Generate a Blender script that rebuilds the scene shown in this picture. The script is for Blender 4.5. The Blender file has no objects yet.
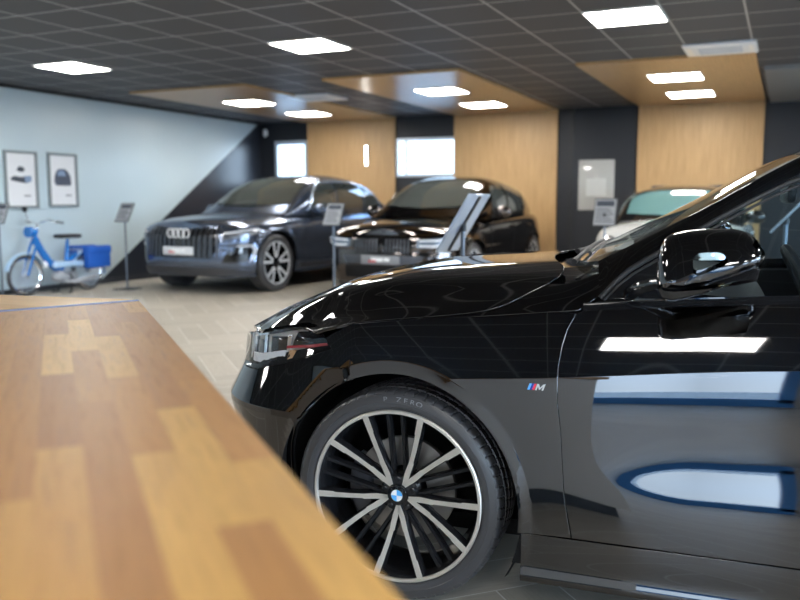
EXPO = 0.80; SKY = 2.4; SUN = 0.0; FRAME_W = .16; LAMP = 24.0
FRONT_WINDOWS = [(-8.6,-6.4,.45,2.3), (-4.9,-2.7,.45,2.3), (-.44,1.56,0.0,2.05), (3.0,5.6,.45,2.3)]  # unseen windows, placed to match the room light and door reflections
UNSEEN_LIGHTS = [(-.18,-1.57), (1.43,-2.15), (4.43,-2.15), (-7.57,3.85), (-4.57,3.85), (1.43,3.85), (4.43,3.85), (-7.57,.85), (-4.57,.85), (1.43,.85), (4.43,.85), (-7.57,-3.95), (-4.57,-3.95), (1.43,6.85), (4.43,6.85), (1.43,10.25), (4.43,10.25)]  # added panels out of view, for room light and the door's lamp reflection
CAR_LOC = (-1.0986, 3.0245, 0); CAR_RZ = 3.233221
SUV_LOC = (-7.22, 9.62, 0); SUV_RZ = -1.5708-.055
CRO_LOC = (-4.45, 9.90, 0); CRO_RZ = -1.5708
MINI_LOC = (-1.24, 10.35, 0); MINI_RZ = -1.5708
import math, bisect
# ------------------------------------------------------------------ shape functions
def pchip(xs, ys):
    n = len(xs); h = [xs[i+1]-xs[i] for i in range(n-1)]; d = [(ys[i+1]-ys[i])/h[i] for i in range(n-1)]
    m = [0.0]*n
    m[0] = d[0]; m[-1] = d[-1]
    for i in range(1, n-1):
        if d[i-1]*d[i] > 0:
            w1 = 2*h[i]+h[i-1]; w2 = h[i]+2*h[i-1]
            m[i] = (w1+w2)/(w1/d[i-1]+w2/d[i])
    def f(x):
        if x <= xs[0]: return ys[0]+m[0]*(x-xs[0])
        if x >= xs[-1]: return ys[-1]+m[-1]*(x-xs[-1])
        i = bisect.bisect_right(xs, x)-1
        t = (x-xs[i])/h[i]
        return ((1+2*t)*(1-t)**2*ys[i]+t*(1-t)**2*h[i]*m[i]+t*t*(3-2*t)*ys[i+1]+t*t*(t-1)*h[i]*m[i+1])
    return f
def crom(xs, ys):                                   # smooth (non monotone) cubic
    n = len(xs)
    m = [0.0]*n
    for i in range(n):
        a = max(0, i-1); b = min(n-1, i+1)
        m[i] = (ys[b]-ys[a])/(xs[b]-xs[a])
    def f(x):
        if x <= xs[0]: return ys[0]+m[0]*(x-xs[0])
        if x >= xs[-1]: return ys[-1]+m[-1]*(x-xs[-1])
        i = bisect.bisect_right(xs, x)-1; h = xs[i+1]-xs[i]; t = (x-xs[i])/h
        return ((1+2*t)*(1-t)**2*ys[i]+t*(1-t)**2*h*m[i]+t*t*(3-2*t)*ys[i+1]+t*t*(t-1)*h*m[i+1])
    return f
def sstep(a, b, x):
    t = min(1.0, max(0.0, (x-a)/(b-a))); return t*t*(3-2*t)
class Plan:
    """left half outline of a car seen from above, front centre to rear centre, by arc length; s == x at x = x0"""
    def __init__(self, pts, x0):
        n = len(pts); t = [0.0]
        for i in range(1, n): t.append(t[-1]+math.dist(pts[i], pts[i-1]))
        fx = crom(t, [p[0] for p in pts]); fy = crom(t, [p[1] for p in pts])
        N = 1500; T = [t[-1]*i/N for i in range(N+1)]
        P = [(fx(a), fy(a)) for a in T]; s = [0.0]
        for i in range(1, N+1): s.append(s[-1]+math.dist(P[i], P[i-1]))
        k = min(range(N//2), key=lambda i: abs(P[i][0]-x0)+(0 if P[i][1] > .3 else 9))
        off = P[k][0]-s[k]
        self.s = [a+off for a in s]; self.P = P; self.s0 = self.s[0]; self.s1 = self.s[-1]
    def at(self, s):
        S = self.s
        i = min(max(bisect.bisect_right(S, s)-1, 0), len(S)-2)
        u = (s-S[i])/(S[i+1]-S[i]); a, b = self.P[i], self.P[i+1]
        return a[0]+u*(b[0]-a[0]), a[1]+u*(b[1]-a[1])
    def nrm(self, s):
        e = .012
        a = self.at(s-e); b = self.at(s+e); dx, dy = b[0]-a[0], b[1]-a[1]; l = math.hypot(dx, dy) or 1
        return -dy/l, dx/l                            # outward (left of travel rearwards is +y ... outward)
    def s_of_x(self, x):
        lo, hi = self.s0, self.s1
        for _ in range(50):
            m = (lo+hi)/2
            if self.at(m)[0] < x: lo = m
            else: hi = m
        return lo

# ---- the near car (x rearward from the front axle, y out to its left, z up)
NP = Plan([(-.845,0),(-.835,.2),(-.80,.4),(-.737,.556),(-.665,.681),(-.557,.779),(-.404,.845),(-.2,.882),(0,.897),(.3,.902),(.8,.904),(1.6,.906),(2.3,.906),(2.8,.89),(3.15,.85),(3.42,.72),(3.56,.45),(3.60,0)], .1)
ZC = pchip([-1.2,-.2,.1,.30,.48,.587,1.075,2.0,3.6], [.70,.70,.70,.712,.728,.738,.783,.83,.86])      # body crease
ZF = pchip([-1.2,-.6,-.35,-.2,.014,.281,.53,1.07,2.0,3.0,3.6], [.79,.79,.80,.83,.857,.882,.908,.945,.985,1.0,.98])  # shoulder fold
# lean of the flank against height, as tan(angle), in three bands: sill .16-.28, flank .28-crease, crease-fold
ALB = crom([.28,.34,.38,.40,.418,.45,.472,.49,.515,.55,.60,.65,.70,.735], [math.tan(math.radians(a)) for a in (4.5,5.2,6.4,7.5,8.8,11.2,10.3,8.4,6.2,4.0,2.4,3.8,6.5,9.5)])
ALF = crom([.28,.33,.38,.43,.48,.53,.59,.65,.70,.735], [math.tan(math.radians(a)) for a in (4,3,2.5,2.5,2.5,2.5,2.5,3.5,6.5,9.5)])
ALS = crom([.14,.15,.162,.175,.188,.20,.22,.25,.28], [math.tan(math.radians(a)) for a in (-62,-40,0,13,12,6,3,4,6)])
ALT = crom([0,.5,1.0], [math.tan(math.radians(a)) for a in (16.5,19,24)])
def _tab(f, a, b, n=240):
    o = [0.0]; h = (b-a)/n
    for i in range(n): o.append(o[-1]+f(a+(i+.5)*h)*h)
    return o
_TB = _tab(ALB, .28, .735); _TF = _tab(ALF, .28, .735); _TT = _tab(ALT, 0, 1); _TS = _tab(ALS, .14, .28)
def _lk(t, u):
    u = min(1.0, max(0.0, u))*(len(t)-1); i = min(int(u), len(t)-2); return t[i]+(u-i)*(t[i+1]-t[i])
def side_in(s, z):
    """inward offset of the near car's flank from its plan outline"""
    x = s
    zc, zf = ZC(x), ZF(x)
    w = sstep(.40, .84, x)                             # the low swage of the door grows out of the front wing
    def low(u): return (_lk(_TB, u)*w+_lk(_TF, u)*(1-w))*(zc-.28)/(.735-.28)
    top = low(1.0)
    if z < .28: o = _lk(_TS, (z-.14)/.14)-_TS[-1]
    elif z <= zc: o = low((z-.28)/(zc-.28))
    elif z <= zf: o = top+_lk(_TT, (z-zc)/(zf-zc))*(zf-zc)
    else: o = top+_lk(_TT, 1)*(zf-zc)+(z-zf)*.75
    wf = 1-sstep(-.42, -.14, x)                        # nose: stands up to .56, then leans back
    if wf > 0:
        zk = .66+.10*sstep(-.64, -.27, x)
        n = .004+.5*(min(max(z, .553), zk)-.553)+max(0, z-zk)*.10+max(0, z-.765)*.25+max(0, .535-z)*.24
        o = o*(1-wf)+n*wf
    wr = sstep(2.9, 3.3, x)
    if wr > 0: o = o*(1-wr)+wr*(.02+max(0, z-.8)*.4+abs(z-.55)*.08)
    return o
WHEEL_R, ARCH_R, LIP_R = .3225, .380, .418
def near_side(s, z):
    o = side_in(s, z)
    for ax in (0.0, 2.67):
        dx, dz = s-ax, z-.322; r = math.hypot(dx, dz)
        if r < LIP_R+.03 and r > .1 and dz > -.2:      # the wheel arch lip stands upright
            k = LIP_R/r
            ref = side_in(ax+dx*k, .322+dz*k)
            w = 1-sstep(LIP_R-.006, LIP_R+.006, r)
            fade = sstep(-.2, -.02, dz)
            o = o*(1-w*fade)+(ref-.006*min(1, (LIP_R-r)/.03 if r < LIP_R else 0))*w*fade
    px, py = NP.at(s); nx, ny = NP.nrm(s)
    return (px-nx*o, py-ny*o, z)
def grid2(xs, ys, rows):
    cols = [pchip(ys, r) for r in rows]
    def f(x, y):
        vals = [c(y) for c in cols]
        return crom(xs, vals)(x)
    return f
_HY = [0,.4,.6,.66,.72,.78,.835]
_HX = [-.85,-.75,-.65,-.583,-.45,-.311,-.2,-.07,.2,.45,.60,.80]
_H = grid2(_HX, _HY, [
 [.675,.66,.62,.60,.58,.56,.54],
 [.755,.735,.69,.67,.65,.63,.61],
 [.81,.79,.745,.72,.70,.68,.665],
 [.842,.825,.785,.762,.742,.725,.71],
 [.895,.88,.855,.84,.81,.785,.765],
 [.945,.935,.915,.90,.862,.825,ZF(-.311)],
 [.968,.958,.942,.926,.888,.85,ZF(-.2)],
 [.99,.98,.962,.946,.906,.872,ZF(-.07)],
 [1.010,1.000,.980,.964,.936,.905,ZF(.2)],
 [1.028,1.020,1.002,.990,.968,.940,ZF(.45)],
 [1.060,1.050,1.035,1.025,1.005,.963,ZF(.6)],
 [1.10,1.09,1.07,1.06,1.035,.985,ZF(.8)]])
YF = crom([-1.2]+[-.30+.05*i for i in range(24)], [near_side(-.30, ZF(-.30))[1]]+[near_side(-.30+.05*i, ZF(-.30+.05*i))[1] for i in range(24)])
def near_top(x, y): return (x, y, _H(x, abs(y)*.835/YF(max(x, -.30))))
_W = crom([.2,.36,.483,.63,.782,.99,1.138,1.3,1.6,2.0,2.4,2.8,3.1,3.3], [.90,.985,1.046,1.12,1.197,1.312,1.375,1.402,1.415,1.405,1.36,1.25,1.12,1.03])
def near_roof(x, y):
    a = abs(y); k = sstep(.9, 1.4, x)
    return (x, y, _W(x-.085*(a/.65)**2*(1-k)-0)-k*.03*(a/.6)**2)
def near_glass(x, z):
    return (x, YF(min(x, .8))-.018-.46*(z-.92)-.25*(z-.92)**2-.05*sstep(1.6, 2.9, x), z)
import bpy, bmesh, random
from mathutils import Vector, Matrix
from mathutils.geometry import delaunay_2d_cdt
random.seed(7)
PI = math.pi
SC = bpy.context.scene
C = SC.collection
# ------------------------------------------------------------------ materials
M = {}
def mat(name, color=(.5,.5,.5), rough=.5, metal=0.0, spec=.5, coat=0.0, emit=None, es=1.0, trans=0.0, ior=1.45, alpha=1.0):
    m = bpy.data.materials.new(name); m.use_nodes = True
    b = m.node_tree.nodes['Principled BSDF']
    b.inputs['Base Color'].default_value = (*color, 1)
    b.inputs['Roughness'].default_value = rough
    b.inputs['Metallic'].default_value = metal
    b.inputs['Specular IOR Level'].default_value = spec
    b.inputs['Coat Weight'].default_value = coat
    b.inputs['Coat Roughness'].default_value = .02
    b.inputs['IOR'].default_value = ior
    b.inputs['Transmission Weight'].default_value = trans
    b.inputs['Alpha'].default_value = alpha
    if emit:
        b.inputs['Emission Color'].default_value = (*emit, 1); b.inputs['Emission Strength'].default_value = es
    M[name] = m
    return m
class NT:
    """small node helper"""
    def __init__(s, m): s.t = m.node_tree; s.n = s.t.nodes; s.l = s.t.links; s.b = s.n.get('Principled BSDF')
    def node(s, ty, **k):
        n = s.n.new(ty)
        for a, v in k.items(): setattr(n, a, v)
        return n
    def put(s, sock, v):
        if isinstance(v, bpy.types.NodeSocket): s.l.new(v, sock)
        else: sock.default_value = v
    def math(s, op, a, b=0.0, c=0.0):
        n = s.node('ShaderNodeMath', operation=op)
        for i, v in enumerate((a, b, c)): s.put(n.inputs[i], v)
        return n.outputs[0]
    def ramp(s, fac, stops, interp='LINEAR'):
        n = s.node('ShaderNodeValToRGB'); r = n.color_ramp; r.interpolation = interp
        while len(r.elements) < len(stops): r.elements.new(.5)
        for e, (p, c) in zip(r.elements, stops): e.position = p; e.color = (*c, 1)
        s.put(n.inputs[0], fac); return n.outputs[0]
    def mix(s, fac, a, b, blend='MIX'):
        n = s.node('ShaderNodeMix', data_type='RGBA', blend_type=blend)
        s.put(n.inputs[0], fac)
        for i, v in ((6, a), (7, b)):
            if isinstance(v, tuple) and len(v) == 3: v = (*v, 1)
            s.put(n.inputs[i], v)
        return n.outputs[2]
    def comb(s, x, y, z=0.0):
        n = s.node('ShaderNodeCombineXYZ')
        for i, v in enumerate((x, y, z)): s.put(n.inputs[i], v)
        return n.outputs[0]
    def sep(s, v):
        n = s.node('ShaderNodeSeparateXYZ'); s.put(n.inputs[0], v); return n.outputs
    def obj(s): return s.node('ShaderNodeTexCoord').outputs['Object']
    def noise(s, vec, scale, detail=3, rough=.5):
        n = s.node('ShaderNodeTexNoise'); s.put(n.inputs['Vector'], vec); n.inputs['Scale'].default_value = scale
        n.inputs['Detail'].default_value = detail; n.inputs['Roughness'].default_value = rough; return n.outputs[0]
    def white(s, vec):
        n = s.node('ShaderNodeTexWhiteNoise', noise_dimensions='3D'); s.put(n.inputs['Vector'], vec); return n.outputs['Value']
    def color(s, c): s.put(s.b.inputs['Base Color'], c)
    def rough(s, c): s.put(s.b.inputs['Roughness'], c)
    def bump(s, h, strength=.2, dist=.01):
        n = s.node('ShaderNodeBump'); n.inputs['Strength'].default_value = strength; n.inputs['Distance'].default_value = dist
        s.put(n.inputs['Height'], h); s.l.new(n.outputs[0], s.b.inputs['Normal'])

mat('car_black', (.105,.103,.104), .03, 1.0)
mat('gloss_black', (.008,.008,.009), .06, 0, .6, .6)
mat('satin_black', (.016,.016,.018), .38)
mat('matt_black', (.010,.010,.011), .75, 0, .25)
mat('rubber', (.042,.042,.046), .36, 0, .9)
mat('trim_rubber', (.020,.020,.022), .35)
mat('rim_black', (.018,.018,.020), .16, .35, .6)
mat('rim_polished', (.84,.80,.74), .40, .9)
mat('chrome', (.78,.79,.82), .10, 1.0)
mat('brushed', (.55,.56,.58), .32, 1.0)
mat('disc_iron', (.42,.40,.38), .38, 1.0)
mat('caliper', (.10,.10,.11), .4, .6)
mat('white_plastic', (.80,.81,.83), .35)
mat('pale_grey', (.62,.64,.67), .40)
mat('lamp_white', (1,1,.97), .5, emit=(1.0,.975,.93), es=LAMP)
mat('lamp_frame', (.75,.75,.74), .4)
mat('navy_wall', (.014,.016,.021), .50)
mat('dark_frame', (.03,.034,.04), .35)
mat('alu_frame', (.50,.55,.60), .35, .5)
mat('blue_frame', (.07,.30,.72), .45)
mat('facade_grey', (.42,.41,.40), .7)
mat('badge_blue', (.02,.20,.62), .2, 0, .5, .5)
mat('badge_light', (.10,.42,.85), .2, 0, .5, .5)
mat('badge_dark', (.03,.05,.30), .2, 0, .5, .5)
mat('badge_red', (.75,.03,.06), .2, 0, .5, .5)
mat('badge_white', (.85,.86,.88), .2, 0, .5, .5)
mat('moped_blue', (.012,.16,.52), .25, 0, .5, .6)
mat('moped_pale', (.42,.60,.80), .30, 0, .5, .4)
mat('bag_blue', (.010,.10,.46), .60)
mat('moped_engine', (.40,.42,.45), .5, .4)
mat('paper', (.70,.71,.73), .6)
mat('print_grey', (.22,.23,.25), .6)
mat('print_dark', (.05,.06,.08), .6)
mat('print_blue', (.20,.28,.42), .6)
mat('dark_glass_solid', (.048,.054,.050), .03, 0, .9, .5)
mat('lamp_mid', (.30,.36,.45), .15, .5)
mat('teal_glass_solid', (.10,.20,.20), .03, 0, .9, .5)
mat('satin_dark_grey', (.10,.105,.12), .3, .8)
mat('edge_metal', (.17,.17,.23), .45, .4); mat('pole_metal', (.16,.18,.21), .35, .7); mat('holder_blue_lit', (.50,.58,.70), .30, .5); mat('print_sheet', (.34,.35,.37), .35)
mat('frame_grey', (.19,.22,.23), .4); mat('print_navy', (.06,.075,.11), .6)
mat('print_pale', (.50,.51,.49), .5)
mat('spoke_wire', (.55,.62,.72), .3, .5)
mat('pale_bulkhead', (.20,.21,.22), .5)
mat('paper_cream', (.40,.40,.38), .08, 0, .6)
mat('car_graphite', (.15,.18,.245), .17, .82)
mat('car_brownblack', (.125,.112,.108), .09, 1.0)
mat('car_white', (.72,.72,.70), .22, 0, .5, .6)
mat('seat', (.030,.030,.034), .6)
mat('interior', (.022,.022,.025), .55)
mat('red_reflection_paint', (.36,.02,.03), .5)  # colour of the red reflection painted into the headlight
mat('amber', (.60,.36,.18), .25)
mat('plate_red', (.55,.04,.05), .4)
mat('desk_white', (.56,.51,.45), .45)
mat('lens_grey', (.88,.86,.82), .3, .1)
mat('sky_reflection_metal', (.55,.66,.80), .25, .8)  # pale blue stands in for sky reflected along the SUV roof edge
mat('lamp_dark', (.16,.17,.19), .15, .6)

def glass(name, tint, ior=1.45, rough=0.0, thin=.08):
    """clear sheet: see-through with real Fresnel reflection"""
    m = bpy.data.materials.new(name); m.use_nodes = True; t = m.node_tree; n = t.nodes; n.clear()
    o = n.new('ShaderNodeOutputMaterial'); mx = n.new('ShaderNodeMixShader'); tr = n.new('ShaderNodeBsdfTransparent'); gl = n.new('ShaderNodeBsdfGlossy'); fr = n.new('ShaderNodeFresnel')
    tr.inputs[0].default_value = (*tint, 1); gl.inputs[0].default_value = (1,1,1,1); gl.inputs['Roughness'].default_value = rough
    fr.inputs[0].default_value = ior
    t.links.new(fr.outputs[0], mx.inputs[0]); t.links.new(tr.outputs[0], mx.inputs[1]); t.links.new(gl.outputs[0], mx.inputs[2]); t.links.new(mx.outputs[0], o.inputs[0])
    M[name] = m; return m
glass('pane', (.96,.97,.98), 1.35)
glass('car_glass', (.72,.80,.80), 1.55)
glass('side_glass', (.80,.92,.96), 1.45)
glass('dark_glass', (.16,.19,.20), 1.75)
glass('teal_glass', (.30,.50,.50), 1.6)
glass('lamp_lens', (.93,.94,.95), 1.5)

# butcher block: staves along local X
def wood_block(name, stops, w, L, grain=1.0):
    m = mat(name, (.5,.3,.15), .34, 0, .35); k = NT(m)
    v = k.obj(); x, y, z = k.sep(v)
    row = k.math('FLOOR', k.math('DIVIDE', y, w))
    r1 = k.white(k.comb(row, 3.3, 1.7))
    u = k.math('ADD', k.math('DIVIDE', x, L), k.math('MULTIPLY', r1, 7.31))
    col = k.math('FLOOR', u)
    rnd = k.white(k.comb(row, col, 9.2))
    base = k.ramp(rnd, stops)
    shift = k.math('MULTIPLY', rnd, 40)
    g = k.noise(k.comb(k.math('MULTIPLY', x, 5), k.math('MULTIPLY', y, 60), shift), 1.6, 4, .6)
    g2 = k.noise(k.comb(k.math('MULTIPLY', x, 3), k.math('MULTIPLY', y, 16), shift), 1.0, 2, .5)
    c = k.mix(k.math('MULTIPLY', k.math('ABSOLUTE', k.math('SUBTRACT', g, .5)), 1.1*grain), base, (.16,.075,.03), 'MIX')
    c = k.mix(k.math('MULTIPLY', g2, .42*grain), c, (.36,.17,.065), 'MIX')
    k.color(c); k.rough(k.math('ADD', k.math('MULTIPLY', g, .15), .38))
    return m
wood_block('worktop_wood', [(0,(.62,.32,.098)),(.25,(.68,.36,.115)),(.45,(.58,.295,.095)),(.60,(.48,.235,.082)),(.70,(.64,.335,.105)),(.88,(.86,.53,.165)),(1,(.76,.44,.13))], .044, .40, 1.35)
wood_block('worktop_wood_lit', [(0,(.70,.42,.16)),(.5,(.80,.50,.20)),(1,(.66,.36,.13))], .066, .36, .6)  # lighter copy of the worktop wood, with its stronger light in the colour

def panel_wood(name, axis):
    m = mat(name, (.5,.33,.16), .45, 0, .4); k = NT(m)
    x, y, z = k.sep(k.obj())
    a, b = (x, z) if axis == 'x' else (x, y)
    # slender vertical slats with broad boards of slightly different tone
    s = k.math('FRACT', k.math('DIVIDE', a, .045))
    e = k.math('LESS_THAN', s, .12)
    brd = k.white(k.comb(k.math('FLOOR', k.math('DIVIDE', a, .6)), 1.0, 2.0))
    g = k.noise(k.comb(k.math('MULTIPLY', a, 26), k.math('MULTIPLY', b, 1.3), 0.0), 1.5, 3, .6)
    c = k.ramp(g, [(.25,(.38,.23,.105)),(.6,(.49,.315,.15)),(.85,(.55,.36,.18))])
    c = k.mix(k.math('MULTIPLY', brd, .22), c, (.40,.23,.10))
    c = k.mix(k.math('MULTIPLY', e, .35), c, (.22,.12,.05))
    k.color(c); k.bump(k.math('SUBTRACT', 1.0, e), .35, .004)
    return m
panel_wood('panel_wood', 'x'); 
sf = panel_wood('soffit_wood', 'y'); sf.node_tree.nodes['Principled BSDF'].inputs['Roughness'].default_value = .28

# left wall: pale paint with a dark triangle bounded by a slanting line
m = mat('left_wall_paint', (.6,.7,.74), .30, 0, .5); k = NT(m)
x, y, z = k.sep(k.node('ShaderNodeNewGeometry').outputs['Position'])
line = k.math('SUBTRACT', k.math('SUBTRACT', z, .03), k.math('MULTIPLY', k.math('SUBTRACT', y, 9.30), .632))
n = k.noise(k.comb(x, y, z), .7, 2, .5)
pale = k.ramp(n, [(.3,(.475,.575,.625)),(.7,(.52,.615,.65))])
k.color(k.mix(k.math('LESS_THAN', line, 0.0), pale, (.020,.024,.034)))

# suspended ceiling: dark tiles in a pale grid
m = mat('ceiling_tile', (.05,.05,.05), .6, 0, .35); k = NT(m)
x, y, z = k.sep(k.node('ShaderNodeNewGeometry').outputs['Position'])
fx = k.math('FRACT', k.math('DIVIDE', k.math('ADD', x, 60.97), .6)); fy = k.math('FRACT', k.math('DIVIDE', k.math('ADD', y, 60-6.85), .6))
dx = k.math('ABSOLUTE', k.math('SUBTRACT', fx, .5)); dy = k.math('ABSOLUTE', k.math('SUBTRACT', fy, .5))
ed = k.math('GREATER_THAN', k.math('MAXIMUM', dx, dy), .5-.009/.6)
fn = k.noise(k.comb(x, y, z), 90, 2, .5)
tile = k.mix(k.math('MULTIPLY', k.white(k.comb(k.math('FLOOR', k.math('DIVIDE', k.math('ADD', x, 60.97), .6)), k.math('FLOOR', k.math('DIVIDE', k.math('ADD', y, 53.15), .6)), 0.0)), .25), (.080,.081,.090), (.062,.063,.071))
tile = k.mix(k.math('MULTIPLY', fn, .35), tile, (.045,.045,.048))
k.color(k.mix(ed, tile, (.36,.36,.36)))
k.rough(k.mix(ed, (.62,.62,.62), (.35,.35,.35)))

# herringbone wood-look floor, planks 0.2 x 0.8 m laid at 45 degrees
m = mat('floor_tile', (.5,.45,.4), .30, 0, .25); k = NT(m)
W_, N_ = .2, 4
x, y, z = k.sep(k.node('ShaderNodeNewGeometry').outputs['Position'])
r2 = math.sqrt(.5)
U = k.math('ADD', k.math('DIVIDE', k.math('MULTIPLY', k.math('ADD', x, y), r2), W_), 200.35)
V = k.math('ADD', k.math('DIVIDE', k.math('MULTIPLY', k.math('SUBTRACT', y, x), r2), W_), 200-.06)
ix = k.math('FLOOR', U); iy = k.math('FLOOR', V)
kk = k.math('FLOORED_MODULO', k.math('SUBTRACT', ix, iy), 2.0*N_)
hz = k.math('LESS_THAN', kk, N_-.5)
def sel(a, b):
    n = k.node('ShaderNodeMix', data_type='FLOAT'); k.put(n.inputs[0], hz); k.put(n.inputs[2], b); k.put(n.inputs[3], a); return n.outputs[0]
ox = sel(k.math('SUBTRACT', ix, kk), ix)
oy = sel(iy, k.math('SUBTRACT', iy, k.math('SUBTRACT', 2.0*N_-1, kk)))
lx = k.math('SUBTRACT', U, ox); ly = k.math('SUBTRACT', V, oy)
along = sel(lx, ly); across = sel(ly, lx)
rnd = k.white(k.comb(ox, oy, hz))
e1 = k.math('MINIMUM', along, k.math('SUBTRACT', float(N_), along)); e2 = k.math('MINIMUM', across, k.math('SUBTRACT', 1.0, across))
grout = k.math('LESS_THAN', k.math('MINIMUM', e1, e2), .013)
g = k.noise(k.comb(k.math('MULTIPLY', along, .7), k.math('MULTIPLY', across, 7.0), k.math('MULTIPLY', rnd, 50)), 1.3, 4, .62)
base = k.ramp(rnd, [(0,(.41,.37,.305)),(.5,(.46,.415,.345)),(1,(.51,.46,.385))])
c = k.mix(k.math('MULTIPLY', k.math('ABSOLUTE', k.math('SUBTRACT', g, .5)), 1.5), base, (.24,.21,.17))
k.color(k.mix(grout, c, (.70,.68,.64)))
k.rough(k.math('ADD', k.math('MULTIPLY', g, .20), .30))
k.bump(k.math('SUBTRACT', 1.0, grout), .12, .002)

# tyre rubber with fine concentric ribs comes from geometry; outside ground
mat('outside_ground', (.42,.41,.39), .9)

# ------------------------------------------------------------------ mesh helpers
class MB:
    def __init__(s): s.v = []; s.f = []; s.n = None; s.mi = []; s.cm = 0
    def add(s, v, f):
        b = len(s.v); s.v += [tuple(p) for p in v]; s.f += [tuple(b+i for i in q) for q in f]; s.mi += [s.cm]*len(f)
        return s
    def box(s, lo, hi):
        (a,b,c),(d,e,f) = lo, hi
        v = [(a,b,c),(d,b,c),(d,e,c),(a,e,c),(a,b,f),(d,b,f),(d,e,f),(a,e,f)]
        return s.add(v, [(0,3,2,1),(4,5,6,7),(0,1,5,4),(1,2,6,5),(2,3,7,6),(3,0,4,7)])
    def rbox(s, lo, hi, r=.01, seg=2):
        bm = bmesh.new(); bmesh.ops.create_cube(bm, size=1)
        for v in bm.verts: v.co = Vector([lo[i]+(v.co[i]+.5)*(hi[i]-lo[i]) for i in range(3)])
        bmesh.ops.bevel(bm, geom=bm.edges[:], offset=r, segments=seg, profile=.5, affect='EDGES')
        bm.verts.index_update(); s.add([v.co[:] for v in bm.verts], [[v.index for v in f.verts] for f in bm.faces]); bm.free(); return s
    def tube(s, pts, r, n=10, cap=True, closed=False):
        pts = [Vector(p) for p in pts]; m = len(pts); v = []; f = []
        up = None
        for i, p in enumerate(pts):
            if closed: t = (pts[(i+1)%m]-pts[i-1]).normalized()
            else: t = (pts[min(i+1, m-1)]-pts[max(i-1, 0)]).normalized()
            if up is None:
                a = Vector((0,0,1)) if abs(t.z) < .9 else Vector((1,0,0)); up = (a-t*a.dot(t)).normalized()
            else:
                up = up-t*up.dot(t); up = up.normalized() if up.length > 1e-6 else t.orthogonal().normalized()
            w = t.cross(up); rr = r[i] if isinstance(r, (list, tuple)) else r
            v += [p+(up*math.cos(2*PI*j/n)+w*math.sin(2*PI*j/n))*rr for j in range(n)]
        rng = m if closed else m-1
        for i in range(rng):
            for j in range(n):
                a = i*n+j; b = i*n+(j+1)%n; c = ((i+1)%m)*n+(j+1)%n; d = ((i+1)%m)*n+j; f.append((a,b,c,d))
        if cap and not closed: f += [tuple(range(n-1, -1, -1)), tuple((m-1)*n+j for j in range(n))]
        return s.add(v, f)
    def lathe(s, prof, n=48, axis='y', cen=(0,0,0), a0=0, a1=2*PI, mod=None):
        """prof: (radius, height along axis)"""
        full = abs(a1-a0-2*PI) < 1e-6; k = len(prof); v = []; f = []; cnt = n if full else n+1
        for i in range(cnt):
            a = a0+(a1-a0)*i/n
            for j, (r, h) in enumerate(prof):
                if mod: r, h = mod(a, j, r, h)
                c_, s_ = r*math.cos(a), r*math.sin(a)
                p = {'y': (c_, h, s_), 'z': (c_, s_, h), 'x': (h, c_, s_)}[axis]
                v.append((p[0]+cen[0], p[1]+cen[1], p[2]+cen[2]))
        for i in range(n):
            i2 = (i+1) % cnt
            for j in range(k-1): f.append((i*k+j, i*k+j+1, i2*k+j+1, i2*k+j))
        return s.add(v, f)
    def prism(s, poly, h0, h1, fr=None):
        """polygon (a,b) extruded; fr maps (a,b,h) to 3D"""
        fr = fr or (lambda a, b, h: (a, b, h)); n = len(poly)
        v = [fr(a, b, h0) for a, b in poly]+[fr(a, b, h1) for a, b in poly]
        f = [tuple(range(n-1, -1, -1)), tuple(range(n, 2*n))]+[(i, (i+1)%n, n+(i+1)%n, n+i) for i in range(n)]
        return s.add(v, f)
    def grid(s, P):
        """2D array of points"""
        a, b = len(P), len(P[0]); v = [p for r in P for p in r]
        return s.add(v, [(i*b+j, i*b+j+1, (i+1)*b+j+1, (i+1)*b+j) for i in range(a-1) for j in range(b-1)])
    def sphere(s, c, r, n=16, sc=(1,1,1)):
        P = [[(c[0]+r*sc[0]*math.sin(PI*i/n)*math.cos(2*PI*j/(2*n)), c[1]+r*sc[1]*math.sin(PI*i/n)*math.sin(2*PI*j/(2*n)), c[2]+r*sc[2]*math.cos(PI*i/n)) for j in range(2*n+1)] for i in range(n+1)]
        return s.grid(P)
    def xf(s, mt):
        s.v = [tuple(mt @ Vector(p)) for p in s.v]; return s
    def build(s, name, ms, parent=None, smooth=True, angle=35, flip=False, fixn=True):
        me = bpy.data.meshes.new(name); me.from_pydata(s.v, [], s.f); me.update()
        ms = ms if isinstance(ms, (list, tuple)) else [ms]
        for q in ms: me.materials.append(M[q] if isinstance(q, str) else q)
        if any(s.mi): me.polygons.foreach_set('material_index', s.mi)
        if fixn:
            bm = bmesh.new(); bm.from_mesh(me)
            bmesh.ops.remove_doubles(bm, verts=bm.verts, dist=1e-6)
            bmesh.ops.recalc_face_normals(bm, faces=bm.faces); bm.to_mesh(me); bm.free()
        if smooth:
            me.polygons.foreach_set('use_smooth', [True]*len(me.polygons))
            me.set_sharp_from_angle(angle=math.radians(angle))
        o = bpy.data.objects.new(name, me); C.objects.link(o)
        if parent: o.parent = parent
        return o
def label(o, text, cat, group=None):
    o['label'] = text; o['category'] = cat
    if group: o['group'] = group
    return o
def thing(name, text, cat, loc=(0,0,0), rz=0.0, group=None):
    o = bpy.data.objects.new(name, None); C.objects.link(o); o.location = loc; o.rotation_euler = (0,0,rz); o.empty_display_size = .1
    return label(o, text, cat, group)
def struct(name, mb, m, smooth=False):
    o = mb.build(name, m, None, smooth); o['kind'] = 'structure'; return o
def copy_tree(o, parent=None):
    c = o.copy(); C.objects.link(c)
    if parent: c.parent = parent
    for ch in list(o.children): copy_tree(ch, c)
    return c

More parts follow.
